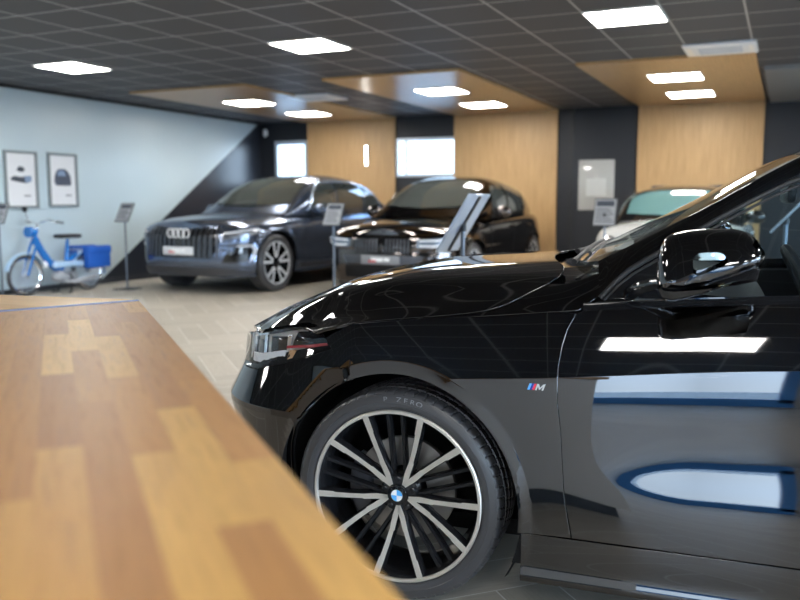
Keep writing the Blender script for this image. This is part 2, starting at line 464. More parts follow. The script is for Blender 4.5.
def in_poly(p, poly):
    x, y = p; r = False; n = len(poly); j = n-1
    for i in range(n):
        a, b = poly[i], poly[j]
        if (a[1] > y) != (b[1] > y) and x < (b[0]-a[0])*(y-a[1])/(b[1]-a[1])+a[0]: r = not r
        j = i
    return r
def seg_d(p, a, b):
    dx, dy = b[0]-a[0], b[1]-a[1]; l = dx*dx+dy*dy
    t = 0 if l == 0 else max(0, min(1, ((p[0]-a[0])*dx+(p[1]-a[1])*dy)/l))
    return math.hypot(p[0]-a[0]-t*dx, p[1]-a[1]-t*dy)
def area(poly): return sum(poly[i-1][0]*poly[i][1]-poly[i][0]*poly[i-1][1] for i in range(len(poly)))/2
def inset(poly, d):
    if area(poly) < 0: poly = poly[::-1]
    n = len(poly); out = []
    for i in range(n):
        a, b, c = poly[i-1], poly[i], poly[(i+1) % n]
        def nr(p, q):
            dx, dy = q[0]-p[0], q[1]-p[1]; l = math.hypot(dx, dy) or 1; return (-dy/l, dx/l)
        n1, n2 = nr(a, b), nr(b, c); sx, sy = n1[0]+n2[0], n1[1]+n2[1]; l2 = sx*sx+sy*sy
        kf = min(2*d/l2, 2.5*d/math.sqrt(l2)) if l2 > 1e-6 else 0
        out.append((b[0]+sx*kf, b[1]+sy*kf))
    return out
def densify(poly, step):
    out = []
    for i in range(len(poly)):
        a, b = poly[i], poly[(i+1) % len(poly)]; k = max(1, int(math.ceil(math.dist(a, b)/step)))
        out += [(a[0]+(b[0]-a[0])*j/k, a[1]+(b[1]-a[1])*j/k) for j in range(k)]
    return out
def smooth_poly(pts, n=6):
    """open polyline through pts, smoothed"""
    t = [0.0]
    for i in range(1, len(pts)): t.append(t[-1]+math.dist(pts[i], pts[i-1]))
    fx = crom(t, [p[0] for p in pts]); fy = crom(t, [p[1] for p in pts])
    N = n*(len(pts)-1); return [(fx(t[-1]*i/N), fy(t[-1]*i/N)) for i in range(N+1)]
def arc(cx, cy, r, a0, a1, n=24): return [(cx+r*math.cos(math.radians(a0+(a1-a0)*i/n)), cy+r*math.sin(math.radians(a0+(a1-a0)*i/n))) for i in range(n+1)]
def panel(name, poly, f, m, parent, step=.014, gap=0.0, thick=.008, lift=0.0, mirror=False, rim=True, xs=(), ys=(), nrm_flip=False, sheet=False, feats=()):
    """a curved sheet: polygon in the (u,v) domain of f, carried onto f, with a turned rim; normals come from f itself"""
    if gap: poly = inset(poly, gap)
    if area(poly) < 0: poly = poly[::-1]
    out = densify(poly, step); nb = len(out)
    u0 = min(p[0] for p in out); u1 = max(p[0] for p in out); v0 = min(p[1] for p in out); v1 = max(p[1] for p in out)
    pts = list(out)
    i0, i1 = int(math.floor(u0/step)), int(math.ceil(u1/step)); j0, j1 = int(math.floor(v0/step)), int(math.ceil(v1/step))
    # bucket the outline for quick distance tests
    segs = {}; fpts = {}
    for i in range(nb):
        a, b = out[i], out[(i+1) % nb]
        key = (int(math.floor(a[0]/step)), int(math.floor(a[1]/step))); segs.setdefault(key, []).append((a, b))
    for pl_ in feats:                                  # rows of points along creases so that edges of the mesh follow them
        last = None
        for k in range(len(pl_)-1):
            a, b = pl_[k], pl_[k+1]; kn = max(1, int(math.ceil(math.dist(a, b)/(step*.6))))
            for q in range(kn):
                p = (a[0]+(b[0]-a[0])*q/kn, a[1]+(b[1]-a[1])*q/kn)
                key = (int(math.floor(p[0]/step)), int(math.floor(p[1]/step)))
                near = [s for di in (-1,0,1) for dj in (-1,0,1) for s in segs.get((key[0]+di, key[1]+dj), ()) if len(s) == 2]
                if in_poly(p, out) and not (near and min(seg_d(p, *s) for s in near) < .0012):
                    pts.append(p); fpts.setdefault(key, []).append(p)
    for i in range(i0, i1+1):
        for j in range(j0, j1+1):
            p = (i*step, j*step)
            if any(math.dist(p, w) < step*.5 for di in (-1,0,1) for dj in (-1,0,1) for w in fpts.get((i+di, j+dj), ())): continue
            near = [s for di in (-2,-1,0,1,2) for dj in (-2,-1,0,1,2) for s in segs.get((i+di, j+dj), ())]
            if near and min(seg_d(p, a, b) for a, b in near) < step*.45: continue
            if in_poly(p, out): pts.append(p)
    r = delaunay_2d_cdt([Vector(p) for p in pts], [(i, (i+1) % nb) for i in range(nb)], [], 0, 1e-7)
    P2 = [tuple(p) for p in r[0]]
    F = [t for t in r[2] if in_poly((sum(P2[i][0] for i in t)/3, sum(P2[i][1] for i in t)/3), out)]
    e = .0015
    V = []; Nn = []
    sg = -1 if nrm_flip else 1
    for (u, v) in P2:
        p = Vector(f(u, v)); du = Vector(f(u+e, v))-Vector(f(u-e, v)); dv = Vector(f(u, v+e))-Vector(f(u, v-e))
        nv = du.cross(dv).normalized()*sg; V.append(p+nv*lift); Nn.append(nv)
    if nrm_flip: F = [t[::-1] for t in F]
    sv, sf = list(V), [tuple(t) for t in F]; sn = list(Nn)
    if rim:
        lookup = {}
        for i, p in enumerate(P2): lookup[(round(p[0], 5), round(p[1], 5))] = i
        ring = [lookup.get((round(p[0], 5), round(p[1], 5))) for p in out]
        ring = [q for q in ring if q is not None]; n = len(ring)
        cen = [None]*n
        for i in range(n):
            a, b = V[ring[i-1]], V[ring[(i+1) % n]]; t = (b-a).normalized(); cen[i] = t.cross(Nn[ring[i]])*sg
        prev = None
        for lv, (o_, d_) in enumerate(((0, 0), (.0012, .0007), (.0018, .0025), (.0018, thick))):
            o_ = o_ if thick > .004 else 0
            base = len(sv)
            for i in range(n):
                q = ring[i]; sv.append(V[q]+cen[i]*o_-Nn[q]*d_)
                sn.append((Nn[q] if lv == 0 else (Nn[q]*.6+cen[i]*.8) if lv == 1 else cen[i]).normalized())
            if prev is not None:
                for i in range(n):
                    j = (i+1) % n; fc = (prev+j, prev+i, base+i, base+j); sf.append(fc if not nrm_flip else fc[::-1])
            prev = base
        if not sheet:                                  # back face: the panel is a solid sheet
            base = len(sv)
            sv += [V[i]-Nn[i]*thick for i in range(len(V))]; sn += [-q for q in Nn]
            sf += [tuple(base+i for i in t[::-1]) for t in F]
    def mk(mir):
        vv = [(p[0], -p[1], p[2]) for p in sv] if mir else [tuple(p) for p in sv]
        ff = [t[::-1] for t in sf] if mir else sf
        me = bpy.data.meshes.new(name); me.from_pydata(vv, [], ff)
        me.materials.append(M[m] if isinstance(m, str) else m)
        me.polygons.foreach_set('use_smooth', [True]*len(me.polygons)); me.update()
        me.normals_split_custom_set_from_vertices([(q[0], -q[1] if mir else q[1], q[2]) for q in sn])
        o = bpy.data.objects.new(name, me); C.objects.link(o); o.parent = parent
        return o
    a = mk(False)
    return (a, mk(True)) if mirror else a
def text_mesh(body, size, depth=.002, shear=0.0):
    cu = bpy.data.curves.new('lettering', 'FONT'); cu.body = body; cu.size = size; cu.extrude = depth; cu.shear = shear; cu.align_x = 'CENTER'; cu.align_y = 'CENTER'; cu.resolution_u = 3
    o = bpy.data.objects.new('lettering', cu); C.objects.link(o); bpy.context.view_layer.update()
    me = bpy.data.meshes.new_from_object(o.evaluated_get(bpy.context.evaluated_depsgraph_get()))
    v = [tuple(p.co) for p in me.vertices]; f = [tuple(p.vertices) for p in me.polygons]
    bpy.data.objects.remove(o); bpy.data.curves.remove(cu); bpy.data.meshes.remove(me)
    return v, f
# fresnel of thin glass must read the same from both faces
for nm in ('pane','car_glass','side_glass','dark_glass','teal_glass','lamp_lens'):
    t = M[nm].node_tree; fr = [n for n in t.nodes if n.type == 'FRESNEL'][0]; ior = fr.inputs[0].default_value
    g_ = t.nodes.new('ShaderNodeNewGeometry'); mr = t.nodes.new('ShaderNodeMapRange')
    mr.inputs['To Min'].default_value = ior; mr.inputs['To Max'].default_value = 1/ior
    t.links.new(g_.outputs['Backfacing'], mr.inputs['Value']); t.links.new(mr.outputs[0], fr.inputs[0])
# ------------------------------------------------------------------ camera
CAM_H = 1.20
cam = bpy.data.cameras.new('camera'); co = bpy.data.objects.new('camera', cam); C.objects.link(co)
cam.sensor_width = 36; cam.lens = 830/800*36; cam.clip_start = .02
co.location = (0, 0, CAM_H); co.rotation_euler = (math.radians(90-6.66), 0, math.radians(24.85))
cam.dof.use_dof = True; cam.dof.focus_distance = 2.45; cam.dof.aperture_fstop = 2.7
SC.camera = co
# ------------------------------------------------------------------ light
SC.view_settings.view_transform = 'Standard'; SC.view_settings.look = 'None'; SC.view_settings.gamma = 1; SC.view_settings.use_curve_mapping = False
SC.view_settings.exposure = EXPO
w = bpy.data.worlds.new('daylight'); SC.world = w; w.use_nodes = True; nt = w.node_tree; bg = nt.nodes['Background']
tc = nt.nodes.new('ShaderNodeTexCoord'); sx = nt.nodes.new('ShaderNodeSeparateXYZ'); rp = nt.nodes.new('ShaderNodeValToRGB')
nt.links.new(tc.outputs['Generated'], sx.inputs[0]); nt.links.new(sx.outputs[2], rp.inputs[0]); nt.links.new(rp.outputs[0], bg.inputs[0])
for e, (p, c) in zip(rp.color_ramp.elements, ((0, (.66,.83,1)), (.6, (.36,.62,1)))): e.position = p; e.color = (*c, 1)
bg.inputs[1].default_value = SKY
dp = nt.nodes.new('ShaderNodeVectorMath'); dp.operation = 'DOT_PRODUCT'; dp.inputs[1].default_value = (.90,-.10,.30); nt.links.new(tc.outputs['Generated'], dp.inputs[0])
gl = nt.nodes.new('ShaderNodeMapRange'); gl.inputs['From Min'].default_value = .1; gl.inputs['From Max'].default_value = .95; gl.inputs['To Min'].default_value = SKY; gl.inputs['To Max'].default_value = SKY*6
nt.links.new(dp.outputs['Value'], gl.inputs['Value']); nt.links.new(gl.outputs[0], bg.inputs[1])     # the sky is brighter on the sun's side
def portal(x0, x1, y0, y1, z0, z1, rot):
    l = bpy.data.lights.new('window_daylight', 'AREA'); l.shape = 'RECTANGLE'; l.cycles.is_portal = True
    o = bpy.data.objects.new('window_daylight', l); C.objects.link(o)
    o.location = ((x0+x1)/2, (y0+y1)/2, (z0+z1)/2); o.rotation_euler = rot
    l.size = (x1-x0) or (y1-y0); l.size_y = z1-z0
sun = bpy.data.lights.new('sun', 'SUN'); so = bpy.data.objects.new('sun', sun); C.objects.link(so)
sun.energy = SUN; sun.angle = math.radians(.6); sun.color = (1,.93,.82)
so.rotation_euler = Vector((-.62, .55, -.42)).to_track_quat('-Z', 'Y').to_euler()
# ------------------------------------------------------------------ room
XL, XR, YF_, YB, H = -9.25, 6.6, -5.4, 13.6, 2.72
T = .18
struct('floor', MB().box((XL-T, YF_-T, -.12), (XR+T, YB+T, 0)), 'floor_tile')
struct('ceiling', MB().box((XL-T, YF_-T, H), (XR+T, YB+T, H+.15)), 'ceiling_tile')
struct('wall_left', MB().box((XL-T, YF_-T, 0), (XL, YB+T, H)), 'left_wall_paint')
def pierced(name, a0, a1, opens, frame, m, zt=H):
    """wall along a with rectangular openings (a,b,z0,z1); frame(a0,a1,z0,z1) gives box corners"""
    mb = MB(); a = a0
    for (p, q, z0, z1) in sorted(opens):
        if p > a: mb.box(*frame(a, p, 0, zt))
        if z0 > 0: mb.box(*frame(p, q, 0, z0))
        if z1 < zt: mb.box(*frame(p, q, z1, zt))
        a = q
    if a1 > a: mb.box(*frame(a, a1, 0, zt))
    return struct(name, mb, m)
back = lambda a, b, z0, z1: ((a, YB, z0), (b, YB+T, z1))
right = lambda a, b, z0, z1: ((XR, a, z0), (XR+T, b, z1))
front = lambda a, b, z0, z1: ((a, YF_-T, z0), (b, YF_, z1))
BW = [(-8.93,-8.19,1.50,2.37), (-6.37,-5.17,1.66,2.34)]
RW = [(-3.6,.2,.25,2.45), (.9,4.7,.25,2.45), (5.4,9.2,.25,2.45)]  # unseen windows, guessed on this side to bring in daylight
FW = FRONT_WINDOWS
pierced('wall_back', XL-T, XR+T, BW, back, 'navy_wall')
pierced('wall_right', YF_-T, YB+T, RW, right, 'facade_grey')
pierced('wall_front', XL-T, XR+T, FW, front, 'facade_grey')
nwin = 0
def window(a, b, z0, z1, frm, fm, fw, mull=(), proj=.02, base=0):
    """frame ring, mullions and a pane set in a wall opening"""
    global nwin; nwin += 1
    e = bpy.data.objects.new('window_%d' % nwin, None); C.objects.link(e); e['kind'] = 'structure'
    (x0, y0, _), (x1, y1, _) = frm(a, b, z0, z1); e.location = ((x0+x1)/2, (y0+y1)/2, z0)
    off = Vector(e.location)
    mb = MB()
    def bar(a0, a1, c0, c1):
        (p, q, r), (s, t, u) = frm(a0, a1, c0, c1)
        if abs(s-p-T) < 1e-6: p, s = p-proj if frm is right else p, s
        if abs(t-q-T) < 1e-6:
            if frm is back: q, t = q-proj, q+.06
            else: q, t = t-.06, t+proj
        else: s = p+.08
        mb.box((p-off.x, q-off.y, r-off.z), (s-off.x, t-off.y, u-off.z))
    bar(a, b, z0, z0+max(fw, base)); bar(a, b, z1-fw, z1); bar(a, a+fw, z0+fw, z1-fw); bar(b-fw, b, z0+fw, z1-fw)
    for c in mull: bar(c-fw/2, c+fw/2, z0+fw, z1-fw)
    mb.build('window_frame', fm, e, False)
    (p, q, r), (s, t, u) = frm(a, b, z0, z1); gm = MB()
    if frm is right: gm.box((p+.03-off.x, a-off.y, z0-off.z), (p+.036-off.x, b-off.y, z1-off.z))
    elif frm is back: gm.box((a-off.x, q+.02-off.y, z0-off.z), (b-off.x, q+.026-off.y, z1-off.z))
    else: gm.box((a-off.x, t-.03-off.y, z0-off.z), (b-off.x, t-.024-off.y, z1-off.z))
    gm.build('glass_pane', 'pane', e, False)
    rot = {id(back): (PI/2, 0, PI), id(right): (PI/2, 0, PI/2), id(front): (PI/2, 0, 0)}[id(frm)]
    # portals face into the room (their -Z)
    rot = {id(back): (math.radians(-90), 0, 0), id(right): (math.radians(90), 0, math.radians(90)), id(front): (math.radians(90), 0, 0)}[id(frm)]
    if frm is back: portal(a, b, YB+T+.02, YB+T+.02, z0, z1, rot)
    elif frm is right: portal(XR+T+.02, XR+T+.02, a, b, z0, z1, rot)
    else: portal(a, b, YF_-T-.02, YF_-T-.02, z0, z1, (math.radians(90), 0, math.radians(180)))
window(*BW[0], back, 'alu_frame', .07)
window(*BW[1], back, 'alu_frame', .05, (-6.17,))
for a in RW: window(*a, right, 'dark_frame', .07, ((a[0]*2+a[1])/3, (a[0]+a[1]*2)/3))
for a in FW: window(*a, front, 'blue_frame', FRAME_W, (), base=.30 if a[2] < .1 else 0)  # blue frames guessed to give the door reflection its blue border
# a dark band closes the ceiling against the left wall
struct('trim_1', MB().box((XL, YF_, H-.035), (XL+.05, YB, H)), 'satin_black')
# timber bays: a soffit on the ceiling turning down the back wall
bays = [(-8.28,-6.38,9.02), (-5.25,-3.45,9.05), (-2.17,-.36,9.25)]
for i, (a, b, y) in enumerate(bays):
    o = struct('ceiling_soffit_%d' % (i+1), MB().box((a, y, H-.028), (b, YB-.05, H)), 'soffit_wood')
    o = struct('wall_panel_%d' % (i+1), MB().box((a if i else -8.18, YB-.055, 0), (b, YB, H)), 'panel_wood')
struct('ceiling_bulkhead', MB().box((-.30, 10.3, H-.05), (XR, YB, H)), 'pale_bulkhead')
# dark door in the back wall between the second and third bay
d = bpy.data.objects.new('door_1', None); C.objects.link(d); d['kind'] = 'structure'; d.location = (-2.70, YB-.03, 0)
MB().box((-.48, -.02, 0), (.50, .02, 2.66)).build('door_leaf', 'navy_wall', d, False)
MB().box((-.56, -.03, 0), (-.48, .03, 2.72)).build('door_frame', 'satin_black', d, False)
MB().tube([(.40,-.06,.98),(.40,-.06,1.12)], .012).build('door_handle', 'brushed', d)
struct('baseboard_left', MB().box((XL, YF_, 0), (XL+.015, YB, .07)), 'dark_frame')
struct('ground_outside', MB().box((-60,-60,-.30), (60,60,-.14)), 'outside_ground')

# ------------------------------------------------------------------ ceiling lights and cassettes
def ceiling_light(x, y, z, text):
    t = thing('ceiling_light', text, 'ceiling light', (x+.3, y+.3, z), 0, 'square LED panels in the ceiling')
    fr = MB()
    for a in ((-.30,-.30,.30,-.285), (-.30,.285,.30,.30), (-.30,-.285,-.285,.285), (.285,-.285,.30,.285)): fr.box((a[0],a[1],-.012), (a[2],a[3],0))
    fr.build('frame', 'lamp_frame', t, False)
    MB().box((-.285,-.285,-.008), (.285,.285,-.002)).build('diffuser', 'lamp_white', t, False)
    return t
col3 = [(-7.67,'left'), (-4.57,'middle'), (-1.57,'right')]
row = {-7.67: 'bright square ceiling panel in the dark grid nearest the white wall', -4.57: 'middle one of three bright square panels in the dark ceiling grid', -1.57: 'bright square ceiling panel in the dark grid nearest the wall-mounted cassette by the third timber bay'}
row[-1.57] = 'bright square panel in the dark ceiling grid just ahead of the third timber bay'
for x, nm in col3:
    ceiling_light(x, 6.85, H, row[x])
bay_nm = {-7.67: 'timber ceiling bay beside the white wall', -4.57: 'middle timber ceiling bay', -1.57: 'timber ceiling bay above the small white car'}
for x, nm in col3:
    ceiling_light(x, 10.25, H-.028, 'light panel near the front edge of the '+bay_nm[x])
    ceiling_light(x, 11.95, H-.028, 'light panel near the back wall in the '+bay_nm[x])
for x, y in UNSEEN_LIGHTS:
    ceiling_light(x, y, H if not (x > -.3 and y > 10) else H-.05, 'added unseen ceiling panel, set for the room light and the door reflection')
def cassette(x0, y0, x1, y1, z, text):
    t = thing('air_conditioner', text, 'air conditioner', ((x0+x1)/2, (y0+y1)/2, z), 0, 'ceiling air conditioning cassettes')
    a, b = (x1-x0)/2, (y1-y0)/2
    MB().rbox((-a,-b,-.03), (a,b,0), .012).build('cover', 'white_plastic', t)
    g = MB()
    for i in range(9): g.box((-.2, -.17+i*.04, -.034), (.2, -.155+i*.04, -.029))
    g.build('intake_grille', 'pale_grey', t, False)
    for sx_, sy_ in ((0,1),(0,-1),(1,0),(-1,0)):
        v = MB()
        if sx_ == 0: v.box((-.19, sy_*(b-.055)-.018, -.033), (.19, sy_*(b-.055)+.018, -.029))
        else: v.box((sx_*(a-.055)-.018, -.19, -.033), (sx_*(a-.055)+.018, .19, -.029))
        v.build('air_flap', 'lens_grey', t, False)
cassette(-1.0, 8.62, -.33, 9.22, H, 'white square air conditioning cassette in front of the timber bay over the white car')
cassette(-6.55, 10.25, -5.87, 10.88, H, 'white square air conditioning cassette between the first two timber bays')
# ------------------------------------------------------------------ the near car
def cf(f): return lambda u, v: (lambda p: (-p[0], p[1], p[2]))(f(u, v))
nS, nT, nR, nG = cf(near_side), cf(near_top), cf(near_roof), cf(near_glass)
CAR = thing('sedan', 'glossy black four-door car in close side view beside the wooden counter, tricolour fender badge', 'car', CAR_LOC, CAR_RZ)
s0, s1 = NP.s0, NP.s1
A = lambda a0, a1, n=24, r=ARCH_R, cx=0.0: arc(cx, .322, r, a0, a1, n)
seam = [(-.238,.760), (-.22,.749), (-.191,.712), (-.160,.674)]
head_low = [(-.238,.760), (-.332,.722), (-.455,.682), (-.583,.655), (-.70,.648), (-.86,.655), (-.96,.672)]
head_top = [(-.97,.715), (-.86,.748), (-.742,.762), (-.635,.774), (-.53,.797), (-.433,.813), (-.371,.822), (-.325,.818), (-.289,.803)]
def arc_from(p, cx, r, end_deg, n=26):
    a = math.degrees(math.atan2(p[1]-.322, p[0]-cx)); return arc(cx, .322, r, a, end_deg, n)
# bumper: from the middle of the front back to the wheel arch
bump = [(s0,.19), (-.60,.19), (-.46,.20), (-.40,.215)] + A(197, 114.5, 30) + [(-.178,.700), (-.205,.735), (-.232,.757)] + head_low[1:] + [(-.985,.70), (s0,.70)]
panel('front_bumper', bump, nS, 'car_black', CAR, .012, .0012, mirror=True, feats=[[(s0+(-.30-s0)*i/80, z) for i in range(81)] for z in (.5335,.5365,.5515,.5545,.6585,.6615)])
# wing: flank with the arch, and its top running up to the windscreen pillar
gapl = [(.522,.905), (.513,.895), (.494,.854), (.484,.814), (.477,.76), (.4765,.726), (.479,.658), (.489,.588), (.497,.49), (.504,.407), (.526,.287)]
xs_f = [-.285+.05*i for i in range(17)]
fold = [(x, ZF(x)) for x in xs_f if x < .515]
wing = [(-.289,.799), (-.225,.751), (-.190,.708), (-.158,.672)] + arc(0, .322, ARCH_R, 113.5, -5.5, 60) + [(.526,.289)] + gapl[::-1][1:-1] + [(.520,.899)] + fold[::-1]
def crease_rows(x0, x1): return [[(x0+(x1-x0)*i/60, ZC(x0+(x1-x0)*i/60)+d) for i in range(61)] for d in (-.0016, .0016)]
lip_rows = [arc(0, .322, LIP_R+d, 150, 0, 90) for d in (-.007, -.0035, 0, .0035, .007)]
panel('front_fender', wing, nS, 'car_black', CAR, .008, .0016, mirror=True, feats=crease_rows(-.17, .5)+lip_rows)
shut = [(-.285,.800), (-.212,.811), (-.1,.813), (-.015,.811), (.07,.809), (.14,.806), (.20,.8035), (.251,.798), (.29,.788), (.314,.777), (.34,.760), (.365,.739), (.39,.717), (.415,.694)]
ftop = [(x, y+.0022) for x, y in shut[:9]] + shut[9:] + [(.47,.705), (.52,.700), (.556,.685), (.593,.622), (.629,.693), (.60,.735), (.565,.775), (.535,.796)] + [(x, YF(x)) for x in [.52-.05*i for i in range(17)]]
panel('fender_top', ftop, nT, 'car_black', CAR, .010, .0010, mirror=True, nrm_flip=True)
# bonnet
hl = [(-.815,.0), (-.805,.2), (-.752,.36), (-.682,.47), (-.605,.57), (-.546,.652), (-.473,.696), (-.411,.721), (-.361,.738), (-.30,.785)]
hr = [(.440,.655), (.445,.60), (.435,.53), (.405,.44), (.37,.3), (.348,.15), (.342,0)]
hood = smooth_poly(hl, 4) + [(x, y-.0025) for x, y in shut[1:]] + hr
hood = hood + [(x, -y) for x, y in hood[::-1] if y > 1e-4]
panel('hood', hood, nT, 'car_black', CAR, .014, .001, nrm_flip=True, lift=.001)
panel('cowl', [(.30,0), (.315,.2), (.36,.45), (.40,.64), (.47,.69), (.56,.66), (.52,.3), (.50,0), (.52,-.3), (.56,-.66), (.47,-.69), (.40,-.64), (.36,-.45), (.315,-.2)], lambda u, v: (lambda p: (p[0], p[1], p[2]-.022))(nT(u, v)), 'gloss_black', CAR, .03, nrm_flip=True)
# glasshouse
yA = crom([.556,.69,.825,.95,1.07,1.3,1.6,2.0,2.4,2.8,3.1], [.69,.655,.62,.59,.56,.53,.52,.52,.51,.50,.49])
zB = crom([.568,.636,.722,.819,.955,1.083,1.3,1.6,2.0,2.4,2.7,2.95], [.937,1.012,1.068,1.128,1.209,1.272,1.328,1.350,1.332,1.265,1.17,1.02])
ws = [(.405,0), (.420,.2), (.458,.4), (.515,.6), (.556,.685)] + [(x, yA(x)-.002) for x in (.6,.69,.76,.825,.9,.95,1.02,1.07,1.10)] + [(1.13,.4), (1.145,.2), (1.15,0)]
ws = ws + [(x, -y) for x, y in ws[::-1] if y > 1e-4]
panel('windshield', ws, nR, 'car_glass', CAR, .03, 0, thick=.003, nrm_flip=True, sheet=True, rim=False)
rf = [(1.152,0), (1.147,.2), (1.132,.4), (1.105,.555)] + [(x, yA(x)) for x in (1.2,1.35,1.5,1.7,1.9,2.1,2.3)] + [(2.33,.3), (2.34,0)]
rf = rf + [(x, -y) for x, y in rf[::-1] if y > 1e-4]
panel('roof', rf, nR, 'car_black', CAR, .03, .0005, nrm_flip=True)
rg = [(2.342,0), (2.332,.3), (2.305,.5), (2.6,.50), (2.9,.49), (2.93,.3), (2.95,0)]
rg = rg + [(x, -y) for x, y in rg[::-1] if y > 1e-4]
panel('rear_window', rg, nR, 'dark_glass', CAR, .04, 0, thick=.003, nrm_flip=True, sheet=True, rim=False)
tk = [(2.955,0), (2.935,.3), (2.905,.5), (3.05,.62), (3.3,.66), (3.45,.4), (3.5,0)]
tk = tk + [(x, -y) for x, y in tk[::-1] if y > 1e-4]
panel('trunk_lid', tk, lambda u, v: (-u, v, min(near_roof(u, v)[2], 1.06-.05*(u-2.9))-.06*(abs(v)/.66)**3), 'car_black', CAR, .04, nrm_flip=True)
# pillar and roof rail: a rolled strip between windscreen edge and window head
xA = [.557,.575,.600,.65,.69,.75,.825,.88,.95,1.01,1.07,1.18,1.3,1.45,1.6,1.8,2.0,2.2,2.4,2.6,2.8]
xB = [.572,.588,.606,.655,.70,.76,.835,.89,.957,1.02,1.083,1.19,1.31,1.455,1.6,1.8,2.0,2.2,2.4,2.6,2.8]
P = []
for a, b in zip(xA, xB):
    pa = Vector(near_roof(a, yA(a))); pb = Vector(near_glass(b, zB(b))); pb.y += .012
    d = pb-pa; nv = Vector((-.42, .62, .66)).normalized(); nv = (nv-d.normalized()*nv.dot(d.normalized())).normalized()
    rowp = []
    for j in range(13):
        t = j/12; bul = .014*(4*t*(1-t))**.8*sstep(.55, .62, a)
        p = pa+d*t+nv*bul; rowp.append((-p.x, p.y, p.z))
    inn = pb-nv*.012; rowp.append((-inn.x, inn.y-.010, inn.z)); P.append(rowp)
for mir in (1, -1):
    MB().grid([[(p[0], p[1]*mir, p[2]) for p in r] for r in P]).build('roof_pillar', 'car_black', CAR, True, 50)
# bright-edged black window surround running under the pillar
for mir in (1, -1):
    q = []
    for x in [.575+.0365*i for i in range(15)]:
        p = near_glass(x, zB(x)-.004); q.append((-p[0], (p[1]+.008)*mir, p[2]))
    MB().tube(q, .0075, 8).build('window_trim', 'trim_rubber', CAR)
    q2 = []
    for x in [.585+.036*i for i in range(15)]:
        p = near_glass(x, zB(x)-.022); q2.append((-p[0], (p[1]+.004)*mir, p[2]))
    MB().tube(q2, .004, 8).build('window_seal', 'satin_black', CAR)
# shoulder ledge and waist rubber between door top and glass
for mir in (1, -1):
    r_ = []
    for i in range(48):
        x = .53+1.95*i/47; zf = ZF(x); y = YF(min(x, .8)) if x < .8 else near_side(x, zf)[1]
        g = near_glass(x, zf+.016); lip = []
        for dy, dz in ((.0, -.004), (-.002, .003), (-.008, .008), ((g[1]-y)*.8, .014), (g[1]-y+.006, .018), (g[1]-y-.002, .017)): lip.append((-x, (y+dy)*mir, zf+dz))
        r_.append(lip)
    MB().grid(r_).build('waist_rail', 'gloss_black', CAR, True, 60)
glz = [(.575,.925)] + [(x, zB(x)) for x in (.60,.636,.68,.722,.77,.819,.885,.955,1.02,1.083,1.18,1.28,1.36)] + [(1.42,1.32), (1.445,.962), (1.3,.955), (1.08,.948), (.8,.930)]
panel('front_window', glz, nG, 'side_glass', CAR, .03, .002, thick=.003, mirror=True, sheet=True, rim=False)
glr = [(1.50,.965)] + [(1.475,1.333), (1.6,1.35), (1.8,1.345), (2.0,1.332), (2.2,1.302), (2.38,1.262), (2.55,1.14), (2.60,1.03), (2.35,.995), (2.0,.982)]
panel('rear_side_window', glr, nG, 'dark_glass', CAR, .04, .002, thick=.003, mirror=True, sheet=True, rim=False)
panel('centre_pillar', [(1.425,.94), (1.405,1.335), (1.485,1.335), (1.515,.94)], nG, 'gloss_black', CAR, .04, lift=.002, mirror=True)
panel('rear_pillar', [(2.36,.98), (2.62,1.0), (2.98,1.0), (2.9,1.07), (2.65,1.19), (2.39,1.272), (2.56,1.135), (2.61,1.03)], nG, 'car_black', CAR, .03, lift=.002, mirror=True)
# doors, quarter, sill
dtop = [(x, ZF(x)-.001) for x in (1.44,1.3,1.1,.95,.8,.68,.60,.555,.532)]
dr = [(.529,.2885), (.8,.2885), (1.1,.2885), (1.43,.290), (1.445,.6), (1.45,.8)] + dtop + gapl[1:-1]
dr = [p for p in dr]
panel('front_door', dr, nS, 'car_black', CAR, .010, .0018, mirror=True, feats=crease_rows(.47, 1.46))
rd = [(1.435,.290), (2.08,.292), (2.20,.42), (2.262,.56), (2.33,.62), (2.42,.68), (2.44,.80), (2.40,.98), (2.2,.988), (2.0,ZF(2.0)), (1.7,ZF(1.7)), (1.445,ZF(1.445)), (1.455,.8), (1.45,.6)]
panel('rear_door', rd, nS, 'car_black', CAR, .02, .0018, mirror=True, feats=crease_rows(1.43, 2.45))
qt = [(2.085,.292)] + arc(2.67, .322, ARCH_R, 184, -5, 40) + [(3.10,.22), (s1,.22), (s1,.80), (3.4,.97), (3.0,1.0), (2.6,.99), (2.405,.98), (2.445,.80), (2.425,.68), (2.335,.62), (2.267,.56), (2.205,.42)]
panel('rear_quarter', qt, nS, 'car_black', CAR, .022, .0012, mirror=True)
panel('side_sill', [(.390,.150), (1.0,.150), (2.25,.150), (2.288,.2), (2.29,.288), (1.4,.287), (.8,.2855), (.391,.2855)], nS, 'car_black', CAR, .007, .001, mirror=True)
